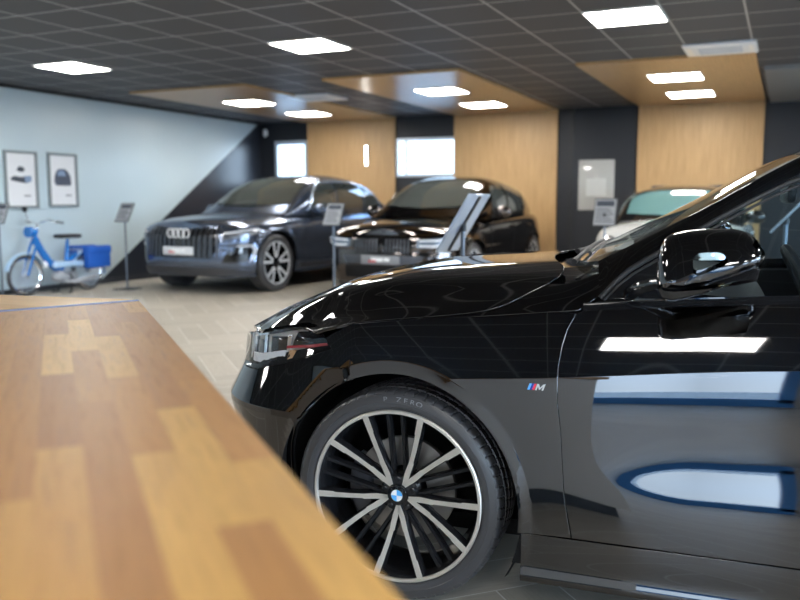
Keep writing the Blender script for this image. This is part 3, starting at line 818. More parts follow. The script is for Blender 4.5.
# dark shell behind the panels so the gaps read black
core = [(s0,.2), (-.45,.2)] + arc(0, .322, ARCH_R+.004, 198, -20, 40) + [(.4,.19), (2.25,.19)] + arc(2.67, .322, ARCH_R+.004, 200, -20, 40) + [(3.1,.22), (s1,.22), (s1,.8), (3.3,.93), (2.0,.95), (1.0,.92), (.5,.87), (.2,.85), (-.1,.80), (-.28,.76), (-.55,.70), (s0,.66)]
def inner(u, v):
    p = near_side(u, v); n = NP.nrm(u); return (-(p[0]-n[0]*.022), p[1]-n[1]*.022, p[2])
panel('inner_shell', core, inner, 'matt_black', CAR, .05, mirror=True, thick=.002)
for ax in (0.0, 2.67):
    for mir in (1, -1):
        mb = MB().lathe([(.386,.0), (.392,-.03), (.392,-.36), (.2,-.36)], 40, 'y', (-ax, 0, .322), math.radians(-30), math.radians(210))
        mb.xf(Matrix.Translation((0, .862, 0)))
        if mir < 0: mb.xf(Matrix.Scale(-1, 4, (0,1,0)))
        mb.build('wheel_arch_liner', 'matt_black', CAR)
MB().box((-3.3,-.62,.16), (.60,.62,.21)).box((-2.20,-.80,.16), (-.46,.80,.20)).box((-.38,-.50,.2), (.55,.50,.62)).build('underbody', 'matt_black', CAR, False)
# front details: kidney grille, intakes
kid = [(s0+.015,.50), (s0+.30,.53), (s0+.33,.60), (s0+.30,.672), (s0+.04,.685), (s0+.015,.66)]
for o in panel('kidney_grille', kid, nS, 'gloss_black', CAR, .02, lift=.006, mirror=True):
    pass
for i in range(9):
    a = s0+.05+.03*i; bar = [(a,.52+.004*i*.7), (a+.012,.52+.004*i*.7), (a+.012,.675), (a,.675)]
    panel('grille_bar', bar, nS, 'chrome', CAR, .02, lift=.012, mirror=True, thick=.006)
panel('lower_intake', [(s0,.25), (s0+.42,.26), (s0+.38,.42), (s0,.43)], nS, 'matt_black', CAR, .03, lift=.004, mirror=True)
panel('side_intake', [(-.84,.30), (-.66,.31), (-.66,.46), (-.78,.44)], nS, 'gloss_black', CAR, .02, lift=.003, mirror=True)
panel('number_plate', [(s0,.445), (s0+.26,.445), (s0+.26,.555), (s0,.555)], nS, 'badge_white', CAR, .03, lift=.02, mirror=True, thick=.004)
# headlight
hp = head_low + head_top[0:]
hp = [(a, b) for a, b in hp]
for mir, lens in zip((1, -1), panel('headlight', hp, nS, 'lamp_lens', CAR, .014, .002, thick=.002, lift=.001, mirror=True, sheet=True, rim=False)):
    def sub(name, poly, m, depth, th=.004, hp=hp):
        f = lambda u, v: (lambda p: (p[0], p[1]*mir, p[2]))(inn_h(u, v, depth))
        return panel(name, poly, f, m, lens, .015, 0, thick=th, nrm_flip=mir < 0)
    def inn_h(u, v, dpt):
        p = near_side(u, v); n = NP.nrm(u); return (-(p[0]-n[0]*dpt), p[1]-n[1]*dpt, p[2]+.002)
    hi = inset(hp, .008)
    sub('lamp_housing', hi, 'lens_grey', .045)
    edge = MB()
    ring = densify(inset(hp, .003), .03); n_ = len(ring)
    edge.grid([[(lambda p: (p[0], p[1]*mir, p[2]))(inn_h(*ring[i % n_], d)) for d in (.002,.045)] for i in range(n_+1)])
    edge.build('lamp_rim', 'gloss_black', lens)
    for a0, a1, z0, z1, m_, dpt in ((-.70,-.615,.672,.742,'gloss_black',.034), (-.565,-.475,.700,.765,'gloss_black',.034)):
        sub('projector', [(a0,z0), (a1,z0+.006), (a1,z1), (a0,z1-.006)], m_, dpt, .01)
    for a in (-.735,-.595,-.462): sub('divider', [(a-.008,.668), (a+.008,.668), (a+.010,.775), (a-.006,.772)], 'chrome', .026, .008)
    sub('daytime_light', [(-.76,.668), (-.748,.668), (-.742,.755), (-.755,.752)], 'white_plastic', .018, .008)
    sub('upper_blade', [(-.72,.752), (-.55,.780), (-.38,.806), (-.33,.806), (-.33,.800), (-.40,.795), (-.56,.768), (-.72,.744)], 'chrome', .022, .004)
    sub('reflector', [(-.705,.664), (-.60,.672), (-.47,.700), (-.47,.722), (-.60,.700), (-.705,.692)], 'white_plastic', .020, .006)
    sub('rear_panel', [(-.44,.735), (-.30,.752), (-.262,.765), (-.31,.795), (-.42,.785)], 'gloss_black', .02, .005)
    sub('red_reflection', [(-.46,.730), (-.36,.740), (-.264,.759), (-.27,.765), (-.36,.749), (-.46,.739)], 'red_reflection_paint', .016, .003)  # red reflection in the lens, built in as a coloured strip
    sub('side_marker', [(-.455,.695), (-.43,.702), (-.42,.728), (-.45,.724)], 'amber', .02, .004)
# tricolour badge on the wing
def sheared(a0, a1, z0, z1, k=.35): return [(a0,z0), (a1,z0), (a1+(z1-z0)*k,z1), (a0+(z1-z0)*k,z1)]
b0, z0b, z1b = .395, .690, .7070
bd = panel('fender_badge', sheared(b0, b0+.0066, z0b, z1b), nS, 'badge_light', CAR, .01, lift=.0018, thick=.0018)
panel('badge_stripe', sheared(b0+.0066, b0+.0132, z0b, z1b), nS, 'badge_dark', bd, .01, lift=.0018, thick=.0018)
panel('badge_stripe', sheared(b0+.0132, b0+.0198, z0b, z1b), nS, 'badge_red', bd, .01, lift=.0018, thick=.0018)
def glyph(pts, a, z, w_, h_, k=.35): return [(a+x*w_+y*h_*k, z+y*h_) for x, y in pts]
Mg = [(0,0), (.2,0), (.2,.62), (.45,.1), (.55,.1), (.8,.62), (.8,0), (1,0), (1,1), (.78,1), (.5,.42), (.22,1), (0,1)]
panel('badge_letter', glyph(Mg, b0+.0215, z0b, .0225, z1b-z0b), nS, 'chrome', bd, .01, lift=.0018, thick=.0018)
# door handles
for x in (1.22, 2.16):
    for mir in (1, -1):
        p = near_side(x, .80)
        MB().tube([(-x, (p[1]-.005)*mir, .80), (-x-.02, (p[1]+.035)*mir, .802), (-x-.16, (p[1]+.037)*mir, .81), (-x-.185, (p[1]-.005)*mir, .811)], [.011,.012,.012,.010], 10).build('door_handle', 'car_black', CAR)
# wiper arm and blade resting at the foot of the windscreen
for a, b in (((.47,.56), (.50,.02)), ((.40,-.05), (.53,-.52))):
    q = []
    for i in range(9):
        t = i/8; x, y = a[0]+(b[0]-a[0])*t, a[1]+(b[1]-a[1])*t
        z = max(near_roof(x, y)[2], near_top(x, y)[2]-.015)+.014
        q.append((-x, y, z))
    wp = MB().tube(q, [.010]+[.007]*8, 8).build('wiper_arm', 'satin_black', CAR)
    MB().tube([(p[0]-.012, p[1], p[2]-.006) for p in q[3:]], .006, 6).build('wiper_blade', 'rubber', wp)
# ---------------------------------------------------------------- wheels
def near_wheel(parent, x, side, name):
    e_rot = 0 if side > 0 else PI
    def place(o, root=False):
        if root: o.location = (-x, .866*side, .3272); o.rotation_euler = (0, 0, e_rot); o.scale = (1.007, 1, 1.007)
        return o
    prof = [(.246,-.205), (.256,-.216), (.275,-.226), (.295,-.227), (.310,-.220), (.3200,-.207), (.3240,-.192)]
    for yg in (-.178,-.134,-.091,-.048): prof += [(.3250,yg-.006), (.3185,yg-.0045), (.3185,yg+.0045), (.3250,yg+.006)]
    k0 = len(prof)
    prof += [(.3247,-.042), (.3238,-.033), (.3216,-.0225), (.3180,-.0140), (.3130,-.0082), (.3085,-.0062), (.3075,-.0068), (.300,-.0030), (.2865,0), (.2855,-.0012), (.276,-.0006), (.2695,-.0030), (.2660,-.0085), (.262,-.0105), (.252,-.013)]
    def mod(a, j, r, h):
        ph = (a/(2*PI)*64+ (j-k0)*.05) % 1
        if k0 <= j <= k0+4 and ph < .13: return (r-.0042+.0006*(j-k0), h-.0012)
        ph2 = (a/(2*PI)*64+j*.11+.4) % 1
        if 6 < j < k0 and ph2 < .10: return (min(r, .3195), h)
        return (r, h)
    t = place(MB().lathe(prof, 640, 'y', mod=mod).build(name, 'rubber', parent, True, 28), True)
    # raised sidewall lettering
    R_ = .2960
    word = 'P ZERO'
    for i, ch in enumerate(word):
        if ch == ' ': continue
        v, f = text_mesh(ch, .021, .0006)
        a = math.radians(95-9.6-(i*4.1)+10.3)
        v2 = []
        for (px, py, pz) in v:
            px *= 1.25
            aa = a; ca, sa = math.cos(aa), math.sin(aa)
            # local right is tangent (clockwise), local up is radial; image right is -x
            rr = R_+py; gx, gz = rr*ca+px*sa, rr*sa-px*ca
            v2.append((-gx, -.0016+pz*1.0, gz))
        MB().add(v2, f).build('sidewall_letter', 'print_grey', t, False)
    rim = MB()
    rim.lathe([(.2535,-.0105), (.249,-.018), (.243,-.03), (.238,-.06), (.226,-.12), (.228,-.165), (.246,-.20)], 96, 'y')
    rim.lathe([(.060,-.120), (.060,-.046), (.054,-.038), (.030,-.034), (.0,-.034)], 48, 'y')
    rim.cm = 1
    rim.lathe([(.2640,-.0095), (.2630,-.0045), (.2600,-.0025), (.2530,-.0030), (.2515,-.0065), (.2520,-.0105)], 128, 'y')
    rim.cm = 0
    def yf(r): return -.030+.024*((r-.05)/.20)**1.5 if r > .05 else -.030
    def arm(cl, ws_, m, front_gap, depth, pol):
        """cl: centre line points in the wheel plane (angle from image right), ws_: half widths"""
        n = len(cl); L, Rr = [], []
        for i in range(n):
            a = Vector(cl[max(i-1, 0)]); b = Vector(cl[min(i+1, n-1)]); d = (b-a).normalized(); nn = Vector((-d.y, d.x)); p = Vector(cl[i])
            L.append(p+nn*ws_[i]); Rr.append(p-nn*ws_[i])
        def P3(q, y): return (-q.x, y, q.y)
        fr = [yf(Vector(c).length)-front_gap for c in cl]
        body = []
        for i in range(n):
            wd = .0022
            dl = (L[i]-Rr[i]).normalized()
            body.append([P3(L[i]+dl*wd*2, fr[i]-depth), P3(L[i]+dl*wd, fr[i]-.004), P3(L[i], fr[i]-.0006), P3(Rr[i], fr[i]-.0006), P3(Rr[i]-dl*wd, fr[i]-.004), P3(Rr[i]-dl*wd*2, fr[i]-depth)])
        rim.cm = 0; rim.grid(body)
        if pol:
            rim.cm = 1; rim.grid([[P3(L[i], fr[i]), P3(Rr[i], fr[i])] for i in range(n)]); rim.cm = 0
    for kk_ in range(5):
        pc = 56+72*kk_
        for sgn in (1, -1):
            pts = []
            for r, da in ((.034, 3.0), (.050, 6.0), (.068, 9.0), (.085, 10.2), (.110, 10.8), (.114, 11.6), (.155, 13.2), (.200, 14.6), (.205, 15.0), (.2525, 16.0)):
                a = math.radians(pc+sgn*da); pts.append((r*math.cos(a), r*math.sin(a)))
            arm(pts, [.0050,.0075,.0088,.0084,.0080,.0070,.0072,.0076,.0090,.0095], None, 0, .030, True)
        gc = math.radians(pc+36)
        for sgn in (1, -1):
            pts = []
            for r in (.055, .12, .19, .245):
                o_ = .0185+.004*(r-.05)/.2
                pts.append((r*math.cos(gc)-sgn*o_*math.sin(gc), r*math.sin(gc)+sgn*o_*math.cos(gc)))
            arm(pts, [.0045,.0042,.0042,.0050], None, .016, .020, False)
        # wheel bolts
        for_b = math.radians(pc+36); c_ = (-.046*math.cos(for_b), -.040, .046*math.sin(for_b))
        rim.lathe([(.0085,.0), (.0085,.006), (.006,.0075), (0,.0075)], 10, 'y', c_)
    rim.build('rim', ['rim_black','rim_polished'], t, True, 30)
    cap = MB(); cap.cm = 0
    cap.lathe([(.031,-.030), (.031,-.0225), (.0295,-.0205), (.0, -.0200)], 48, 'y')
    cap.cm = 1; cap.lathe([(.0190,-.0198), (.0190,-.0190), (.0175,-.0190), (.0175,-.0198)], 48, 'y')
    for q in range(4):
        cap.cm = 2 if q % 2 else 3
        sec = [(0,0)]+[(.0176*math.cos(PI/2*(q+i/8)), .0176*math.sin(PI/2*(q+i/8))) for i in range(9)]
        cap.prism(sec, -.0198, -.0190, lambda a, b, h: (-a, h, b))
    for i in range(3):                                  # letters round the ring
        v, f = text_mesh('BMW'[i], .0105, .0003); a = math.radians(90+(1-i)*42)
        cap.cm = 1; v2 = []
        for px, py, pz in v:
            rr = .0243+py; v2.append((-(rr*math.cos(a)+px*math.sin(a)), -.0198+pz, rr*math.sin(a)-px*math.cos(a)))
        cap.add(v2, f)
    cap.build('centre_cap', ['gloss_black','chrome','badge_white','badge_light'], t, True, 30)
    MB().lathe([(.07,-.135), (.07,-.100), (.158,-.100), (.158,-.122), (.07,-.122)], 64, 'y').build('brake_disc', 'disc_iron', t, True, 30)
    cal = MB(); pr = [(.105,-.135), (.178,-.135), (.178,-.085), (.165,-.075), (.115,-.075), (.105,-.085), (.105,-.135)]
    cal.lathe(pr, 14, 'y', a0=math.radians(-38), a1=math.radians(32)); cal.build('brake_caliper', 'caliper', t, True, 40)
    return t
near_wheel(CAR, 0.0, 1, 'front_wheel'); near_wheel(CAR, 0.0, -1, 'front_wheel')
near_wheel(CAR, 2.67, 1, 'rear_wheel'); near_wheel(CAR, 2.67, -1, 'rear_wheel')
# ---------------------------------------------------------------- door mirror
def mirror_head(mir):
    out = smooth_poly([(.7315,.995), (.7290,1.030), (.7300,1.062), (.7365,1.095), (.750,1.118), (.777,1.130), (.825,1.1365), (.870,1.1385), (.907,1.1375), (.937,1.128), (.957,1.108), (.9715,1.086), (.9715,1.072), (.962,1.058), (.935,1.037), (.912,1.024), (.871,1.005), (.831,.987), (.795,.975), (.766,.968), (.745,.972), (.7335,.984)], 4)
    cx, cz = .85, 1.062
    n = len(out); mb = MB(); G = []
    y0 = .985
    for k in range(21):                                 # rings from the outer end to the root
        t = k/20; ang = -PI/2+PI*t
        sc = max(.02, math.cos(ang))**.30; yy = y0-math.sin(ang)*(.078 if math.sin(ang) < 0 else .075)
        ro = []
        for x, z in out:
            X = cx+(x-cx)*sc; Zz = cz+(z-cz)*sc
            lean = -.34*max(0, Zz-(1.008+(X-.735)*.27))  # the cap leans inwards above its lower band
            ro.append((-X, (yy+lean)*mir, Zz))
        G.append(ro+[ro[0]])
    m1 = mb.grid(G).build('mirror_housing', 'car_black', CAR, True, 60)
    # lower black blade following the lower edge
    lo = [(.735,.990), (.745,.969), (.768,.9635), (.831,.983), (.912,1.020), (.958,1.052), (.945,1.060), (.905,1.042), (.83,1.008), (.77,.989), (.745,.992)]
    G = []
    lo2 = densify(lo, .02)
    for k in range(9):
        ang = -PI/2+PI*k/8; sc = max(.05, math.cos(ang))**.35; yy = y0+.028-math.sin(ang)*.068
        r_ = [(-(.85+(x-.85)*(.9+.1*sc)), (yy)*mir, (1.01+(z-.85*0-1.01)*sc)) for x, z in lo2]; G.append(r_+[r_[0]])
    MB().grid(G).build('mirror_base', 'gloss_black', m1, True, 60)
    # the glass itself looks rearwards
    gl_ = [(-.955-.0*0, (.93+.0)*mir, 1.055), (-.958, 1.035*mir, 1.062), (-.952, 1.03*mir, 1.115), (-.938, .93*mir, 1.118)]
    MB().add(gl_, [(0,1,2,3)]).build('mirror_glass', 'chrome', m1, False)
    MB().tube([(-.655,.775*mir,.955), (-.68,.83*mir,.975), (-.725,.895*mir,.995), (-.775,.94*mir,1.005)], [.020,.018,.017,.022], 14).build('mirror_arm', 'gloss_black', m1)
    panel('mirror_sail', [(.59,.94), (.64,1.003), (.722,1.058), (.735,.944)], lambda u, v: (lambda p: (p[0], (p[1]+.003)*mir, p[2]))(nG(u, v)), 'gloss_black', m1, .02, thick=.004, nrm_flip=mir < 0)
mirror_head(1); mirror_head(-1)
# ---------------------------------------------------------------- interior
D = MB(); P = []
for i in range(13):
    y = -.70+1.40*i/12; e = .03*(abs(y)/.7)**2
    P.append([(-.62,y,.86-e), (-.66,y,.945-e), (-.78,y,.985-e), (-.92,y,.975-e), (-1.02,y,.93-e), (-1.04,y,.80), (-1.0,y,.6), (-.95,y,.4)])
D.grid(P).build('dashboard', 'interior', CAR, True, 60)
sw = MB(); cw = Vector((-1.16,.37,.90)); Rw = Matrix.Rotation(math.radians(-62), 3, 'Y')
sw.tube([cw+Rw @ Vector((.185*math.cos(2*PI*i/32), .185*math.sin(2*PI*i/32), 0)) for i in range(32)], .015, 10, closed=True)
for a in (90, 210, 330):
    sw.tube([cw, cw+Rw @ Vector((.18*math.sin(math.radians(a)), .18*math.cos(math.radians(a)), 0))], [.03,.015], 8)
sw.tube([cw+Vector((.02,0,-.01)), (-.95,.37,.80)], .035, 12).build('steering_wheel', 'interior', CAR)
def seat(x, y):
    m = MB().rbox((-x-.50,y-.25,.42), (-x,y+.25,.56), .05, 3)
    b = MB().rbox((-.06,-.24,0), (.06,.24,.62), .05, 3).xf(Matrix.Translation((-x-.50,y,.50)) @ Matrix.Rotation(math.radians(-22), 4, 'Y'))
    m.v += []; nb = len(m.v); m.add(b.v, b.f)
    s_ = m.build('seat', 'seat', CAR)
    h = MB().rbox((-.045,-.13,0), (.045,.13,.19), .04, 3).xf(Matrix.Translation((-x-.755,y,1.09)) @ Matrix.Rotation(math.radians(-12), 4, 'Y'))
    h.build('headrest', 'seat', s_)
seat(1.12,.37); seat(1.12,-.37)
MB().rbox((-2.6,-.60,.42), (-2.05,.60,.58), .05, 3).rbox((-2.68,-.60,.5), (-2.52,.60,1.02), .05, 3).build('rear_seat', 'seat', CAR)
MB().box((-2.9,-.70,.22), (-.6,.70,.28)).build('cabin_floor', 'interior', CAR, False)
MB().rbox((-1.12,-.12,1.20), (-1.09,.12,1.26), .012).tube([(-1.10,0,1.26), (-1.07,0,1.315)], .008).build('rear_view_mirror', 'satin_black', CAR)
for mir in (1, -1):                                     # grab of the front belt and door cards
    panel('door_card', [(.62,.40), (1.40,.40), (1.40,.93), (.66,.91)], lambda u, v: (lambda p: (p[0], (p[1]-.075)*mir, p[2]))(nS(u, v)), 'interior', CAR, .06, thick=.01, nrm_flip=mir < 0)
# ------------------------------------------------------------------ the parked cars further back
def parked_car(name, text, loc, rz, S):
    """S describes one car: outline, heights and glasshouse. x runs rearward from the front axle in the description"""
    car = thing(name, text, 'car', loc, rz, S.get('group'))
    pl = Plan(S['plan'], .3); q0, q1 = pl.s0, pl.s1
    zs = pchip(*S['shoulder']); zc = pchip(*S['deck']); zl = S['low']; paint = S['paint']; wb = S['wheelbase']; R = S['wheel_r']; AR = R*1.13
    zcr = S['crease']
    def flank(s, z):
        top = zs(s); o = 0.0
        if z > zcr: o += (z-zcr)*.16+.5*max(0, z-(top-.09))**2/.09
        else: o += .014*sstep(zcr-.10, zcr-.16, z)*(1-sstep(zl, zl+.15, z)*0)
        if z < zl+.16: o += (zl+.16-z)*.20
        wf = 1-sstep(q0+.55, q0+1.05, s); o += wf*(max(0, z-.55)*S.get('nose_lean', .18)+max(0, .42-z)*.12)
        wr = sstep(q1-1.2, q1-.5, s); o += wr*(max(0, z-.85)*.30+max(0, .45-z)*.2)
        for ax in (0.0, wb):                           # flared arches
            r = math.hypot(s-ax, z-R)
            if r < AR+.09: o -= .020*sstep(AR+.085, AR+.045, r)
        x, y = pl.at(s); nx, ny = pl.nrm(s); return (-(x-nx*o), y-ny*o, z)
    def edge(s): return flank(s, zs(s))
    arcs = lambda ax, a0, a1: arc(ax, R, AR, a0, a1, 28)
    t0 = math.degrees(math.asin(max(-1, (zl-R)/AR)))
    band = [(q0, zl+.0)] + arcs(0, 180-t0, t0) + [(wb-AR-.05, zl)] + arcs(wb, 180-t0, t0) + [(q1, zl+.08)]
    sst = [q1+(q0-q1)*i/60 for i in range(61)]
    band += [(s, zs(s)) for s in sst]
    panel('body_side', band, flank, paint, car, .05, thick=.006, mirror=True)
    # deck: bonnet, and the ledge under the glasshouse
    N = 60; rows = []
    for i in range(N+1):
        s = q0+(q1-q0)*i/N; e = edge(s); row_ = []
        for j in range(-10, 11):
            f = j/10; y = e[1]*f; z = zs(s)+(zc(-e[0])-zs(s))*(1-abs(f)**2.6)
            # two soft power lines along the bonnet
            row_.append((e[0], y, z))
        rows.append(row_)
    nh = max(2, min(N-2, next(i for i in range(N+1) if edge(q0+(q1-q0)*i/N)[0] < -S['cowl'])))
    MB().grid(rows[:nh+1]).build('hood', paint, car, True, 60)
    MB().grid(rows[nh:]).build('rear_deck', paint, car, True, 60)
    # glasshouse
    zt = crom(*S['roof']); cx0, cx1 = S['roof'][0][0], S['roof'][0][-1]
    yb = pchip(*S['glass_half']); nn = S.get('sq', 2.7); zb = pchip(*S['base'])
    def house(x, q):
        th = q*PI/2; c, s_ = max(0, math.cos(th)), max(0, math.sin(th))
        h = max(.001, zt(x)-zb(x)); return (-x, yb(x)*c**(2/nn)*(1-S.get('tumble', .16)*s_**2), zb(x)+h*s_**(2/nn))
    rr = []
    for i in range(71):
        x = cx0+(cx1-cx0)*i/70
        half = [house(x, j/16) for j in range(17)]
        rr.append(half+[(p[0], -p[1], p[2]) for p in half[-2::-1]])
    MB().grid(rr).build('roof', S.get('roof_paint', paint), car, True, 60)
    def qz(x, z):
        h = max(.001, zt(x)-zb(x)); f = min(1, max(0, (z-zb(x))/h)); return math.asin(f**(nn/2))/(PI/2)
    def qy(x, y):
        lo, hi = 0.0, 1.0
        for _ in range(30):
            m = (lo+hi)/2
            if house(x, m)[1] > y: lo = m
            else: hi = m
        return lo
    sidef = lambda x, z: house(x, qz(x, z)); topf = lambda x, y: (lambda p: (p[0], y, p[2]))(house(x, qy(x, abs(y))))
    for i, poly in enumerate(S['side_windows']):
        panel('side_window', poly, sidef, S.get('glass', 'dark_glass_solid'), car, .05, lift=.012, thick=.004, mirror=True)
    wsn = S['windshield']; wp = wsn+[(x, -y) for x, y in wsn[::-1] if y > 1e-4]
    panel('windshield', wp, topf, S.get('front_glass', 'dark_glass_solid'), car, .06, lift=.012, thick=.004, nrm_flip=True)
    if S.get('window_line'):
        for mir in (1, -1):
            MB().tube([(lambda p: (p[0], (p[1]+.012)*mir, p[2]))(sidef(x, z)) for x, z in S['window_line']], .022, 8).build('window_trim', S.get('trim', 'chrome'), car)  # on the SUV the trim colour carries the roof edge's sky reflection
    # front details on the (s,z) band, a measured from the middle
    fr = lambda a, z: (lambda p: (p[0], p[1] if a >= 0 else -p[1], p[2]))(flank(q0+abs(a), z))
    for nm, poly, m_, lift, th in S['front']:
        poly = [(q0+a, z) for a, z in poly]
        panel(nm, poly, flank, m_, car, .04, lift=lift, thick=th, mirror=True)
    for nm, poly, m_, lift, th in S.get('side', []):
        panel(nm, poly, flank, m_, car, .05, lift=lift, thick=th, mirror=True)
    # plate
    if S.get('plate'):
        pz, pw = S['plate']; p0 = fr(0.0, pz)
        pb = MB().rbox((p0[0]+.012,-pw,pz-.055), (p0[0]+.03,pw,pz+.055), .006).build('number_plate', S.get('plate_mat', 'pale_grey'), car)
        MB().box((p0[0]+.03,-pw*.45,pz-.022), (p0[0]+.033,pw*.15,pz+.026)).box((p0[0]+.03,pw*.2,pz-.016), (p0[0]+.033,pw*.5,pz+.026)).build('plate_print', 'badge_white', pb, False)
        MB().box((p0[0]+.03,-pw*.6,pz-.030), (p0[0]+.033,-pw*.2,pz-.005)).build('plate_mark', 'plate_red', pb, False)
    S['emblem'](car, fr, flank, q0, house)
    # lower body and wheel wells
    Lf = S['plan'][0][0]; Lr = S['plan'][-1][0]; hw = max(p[1] for p in S['plan'])
    MB().box((-(Lr-.25),-hw+.34,zl-.02), (-(Lf+.25),hw-.34,zl+.35)).box((-(wb-AR-.02),-hw+.06,zl-.01), (-(AR+.02),hw-.06,zl+.12)).build('underbody', 'matt_black', car, False)
    for ax in (0.0, wb):
        for mir in (1, -1):
            mb = MB().lathe([(AR+.004,0), (AR+.012,-.02), (AR+.012,-.34), (.1,-.34)], 30, 'y', (-ax,0,R), math.radians(-20), math.radians(200)).xf(Matrix.Translation((0,hw-.035,0)))
            if mir < 0: mb.xf(Matrix.Scale(-1, 4, (0,1,0)))
            mb.build('wheel_arch_liner', 'matt_black', car)
            w_ = MB(); r = R; tw = .27
            w_.lathe([(r*.70,-tw+.02), (r*.78,-tw), (r*.93,-tw+.005), (r*.99,-tw+.03), (r,-tw+.06), (r,-.05), (r*.985,-.02), (r*.94,-.004), (r*.85,0), (r*.77,-.006), (r*.73,-.02)], 64, 'y')
            t = w_.build('front_wheel' if ax == 0 else 'rear_wheel', 'rubber', car, True, 40)
            t.location = (-ax, (hw-.015)*mir, R); t.rotation_euler = (0, 0, 0 if mir > 0 else PI)
            rim = MB(); rim.lathe([(r*.735,-.018), (r*.70,-.03), (r*.66,-.12), (r*.66,-.2), (0,-.2)], 48, 'y'); rim.cm = 1
            rim.lathe([(r*.75,-.018), (r*.745,-.010), (r*.715,-.012), (r*.71,-.03)], 64, 'y')
            rim.cm = 0; rim.lathe([(r*.19,-.06), (r*.19,-.028), (r*.15,-.022), (0,-.022)], 24, 'y')
            for i in range(5):
                for sg in (1, -1):
                    a0 = math.radians(90+72*i+sg*4); a1 = math.radians(90+72*i+sg*S.get('spoke_spread', 15))
                    p, q = Vector((r*.14*math.cos(a0), r*.14*math.sin(a0))), Vector((r*.735*math.cos(a1), r*.735*math.sin(a1)))
                    d = (q-p).normalized(); nv = Vector((-d.y, d.x))*r*.040
                    pts = [(p+nv, -.030), (q+nv, -.016), (q-nv, -.016), (p-nv, -.030)]
                    rim.cm = 0
                    v = [(-a.x, y_, a.y) for a, y_ in pts]+[(-a.x, y_-.035, a.y) for a, y_ in pts]
                    rim.add(v, [(4,5,1,0),(5,6,2,1),(6,7,3,2),(7,4,0,3),(7,6,5,4)]); rim.cm = 1 if S.get('polished') else 0
                    rim.add(v[:4], [(0,1,2,3)])
            rim.build('rim', [S.get('rim', 'rim_black'), S.get('rim_face', 'pale_grey')], t, True, 30)
    # mirrors and door handles
    mx, mz = S['mirror']; my = hw-.06
    for mir in (1, -1):
        m_ = MB().sphere((0,0,0), 1, 12).xf(Matrix.Translation((-mx,(my+.10)*mir,mz)) @ Matrix.Diagonal((.075,.125,.085,1)))
        o = m_.build('side_mirror', S.get('mirror_paint', paint), car)
        MB().tube([(-mx,(my-.05)*mir,mz-.06), (-mx,(my+.06)*mir,mz-.03)], .022, 8).build('mirror_arm', 'satin_black', o)
        for x in S['handles']:
            p = flank(x, S['handle_z']); MB().rbox((-x-.18, (p[1]+.004)*mir-.018, p[2]-.012), (-x, (p[1]+.004)*mir+.018, p[2]+.014), .01).build('door_handle', paint, car)
        for x in S['door_gaps']:
            g = [flank(x+.02*math.sin(k), zl+.12+(zs(x)-zl-.13)*k/10) for k in range(11)]
            MB().tube([(p[0], (p[1]+.001)*mir, p[2]) for p in g], .006, 5).build('door_gap', 'matt_black', car)
    # seats behind the glass
    for y in (.36,-.36):
        b = MB().rbox((-.06,-.24,0), (.06,.24,.6), .05, 2).xf(Matrix.Translation((-S['seat_x'],y,S['base'][1][0]-.28)) @ Matrix.Rotation(math.radians(-18), 4, 'Y'))
        h = MB().rbox((-.05,-.13,.64), (.05,.13,.82), .04, 2).xf(Matrix.Translation((-S['seat_x'],y,S['base'][1][0]-.28)) @ Matrix.Rotation(math.radians(-18), 4, 'Y'))
        b.add(h.v, h.f)
        b.build('seat', 'seat', car)
    return car
def ring_emblem(car, fr, z, lift, k=1.0):
    mb = MB(); p0 = fr(0, z)
    for i in range(4):
        cy = (-1.5+i)*.088*k
        mb.tube([(p0[0]+lift, cy+.056*k*math.cos(2*PI*j/24), z+.056*k*math.sin(2*PI*j/24)) for j in range(24)], .0085*k, 6, closed=True)
    mb.build('ring_emblem', 'badge_white', car)
def roundel(car, c, nrm, r=.041):
    mb = MB(); mb.lathe([(r,0), (r,.006), (r*.95,.008), (r*.62,.008)], 32, 'z'); mb.cm = 1; mb.lathe([(r*.64,.0085), (r*.58,.0085)], 32, 'z')
    for q in range(4):
        mb.cm = 2 if q % 2 else 3; mb.prism([(0,0)]+[(r*.6*math.cos(PI/2*(q+i/6)), r*.6*math.sin(PI/2*(q+i/6))) for i in range(7)], .004, .008)
    n = Vector(nrm).normalized(); rot = n.to_track_quat('Z', 'Y').to_matrix().to_4x4()
    mb.xf(Matrix.Translation(c) @ rot); mb.build('roundel_emblem', ['gloss_black','chrome','badge_white','badge_light'], car, True, 40)

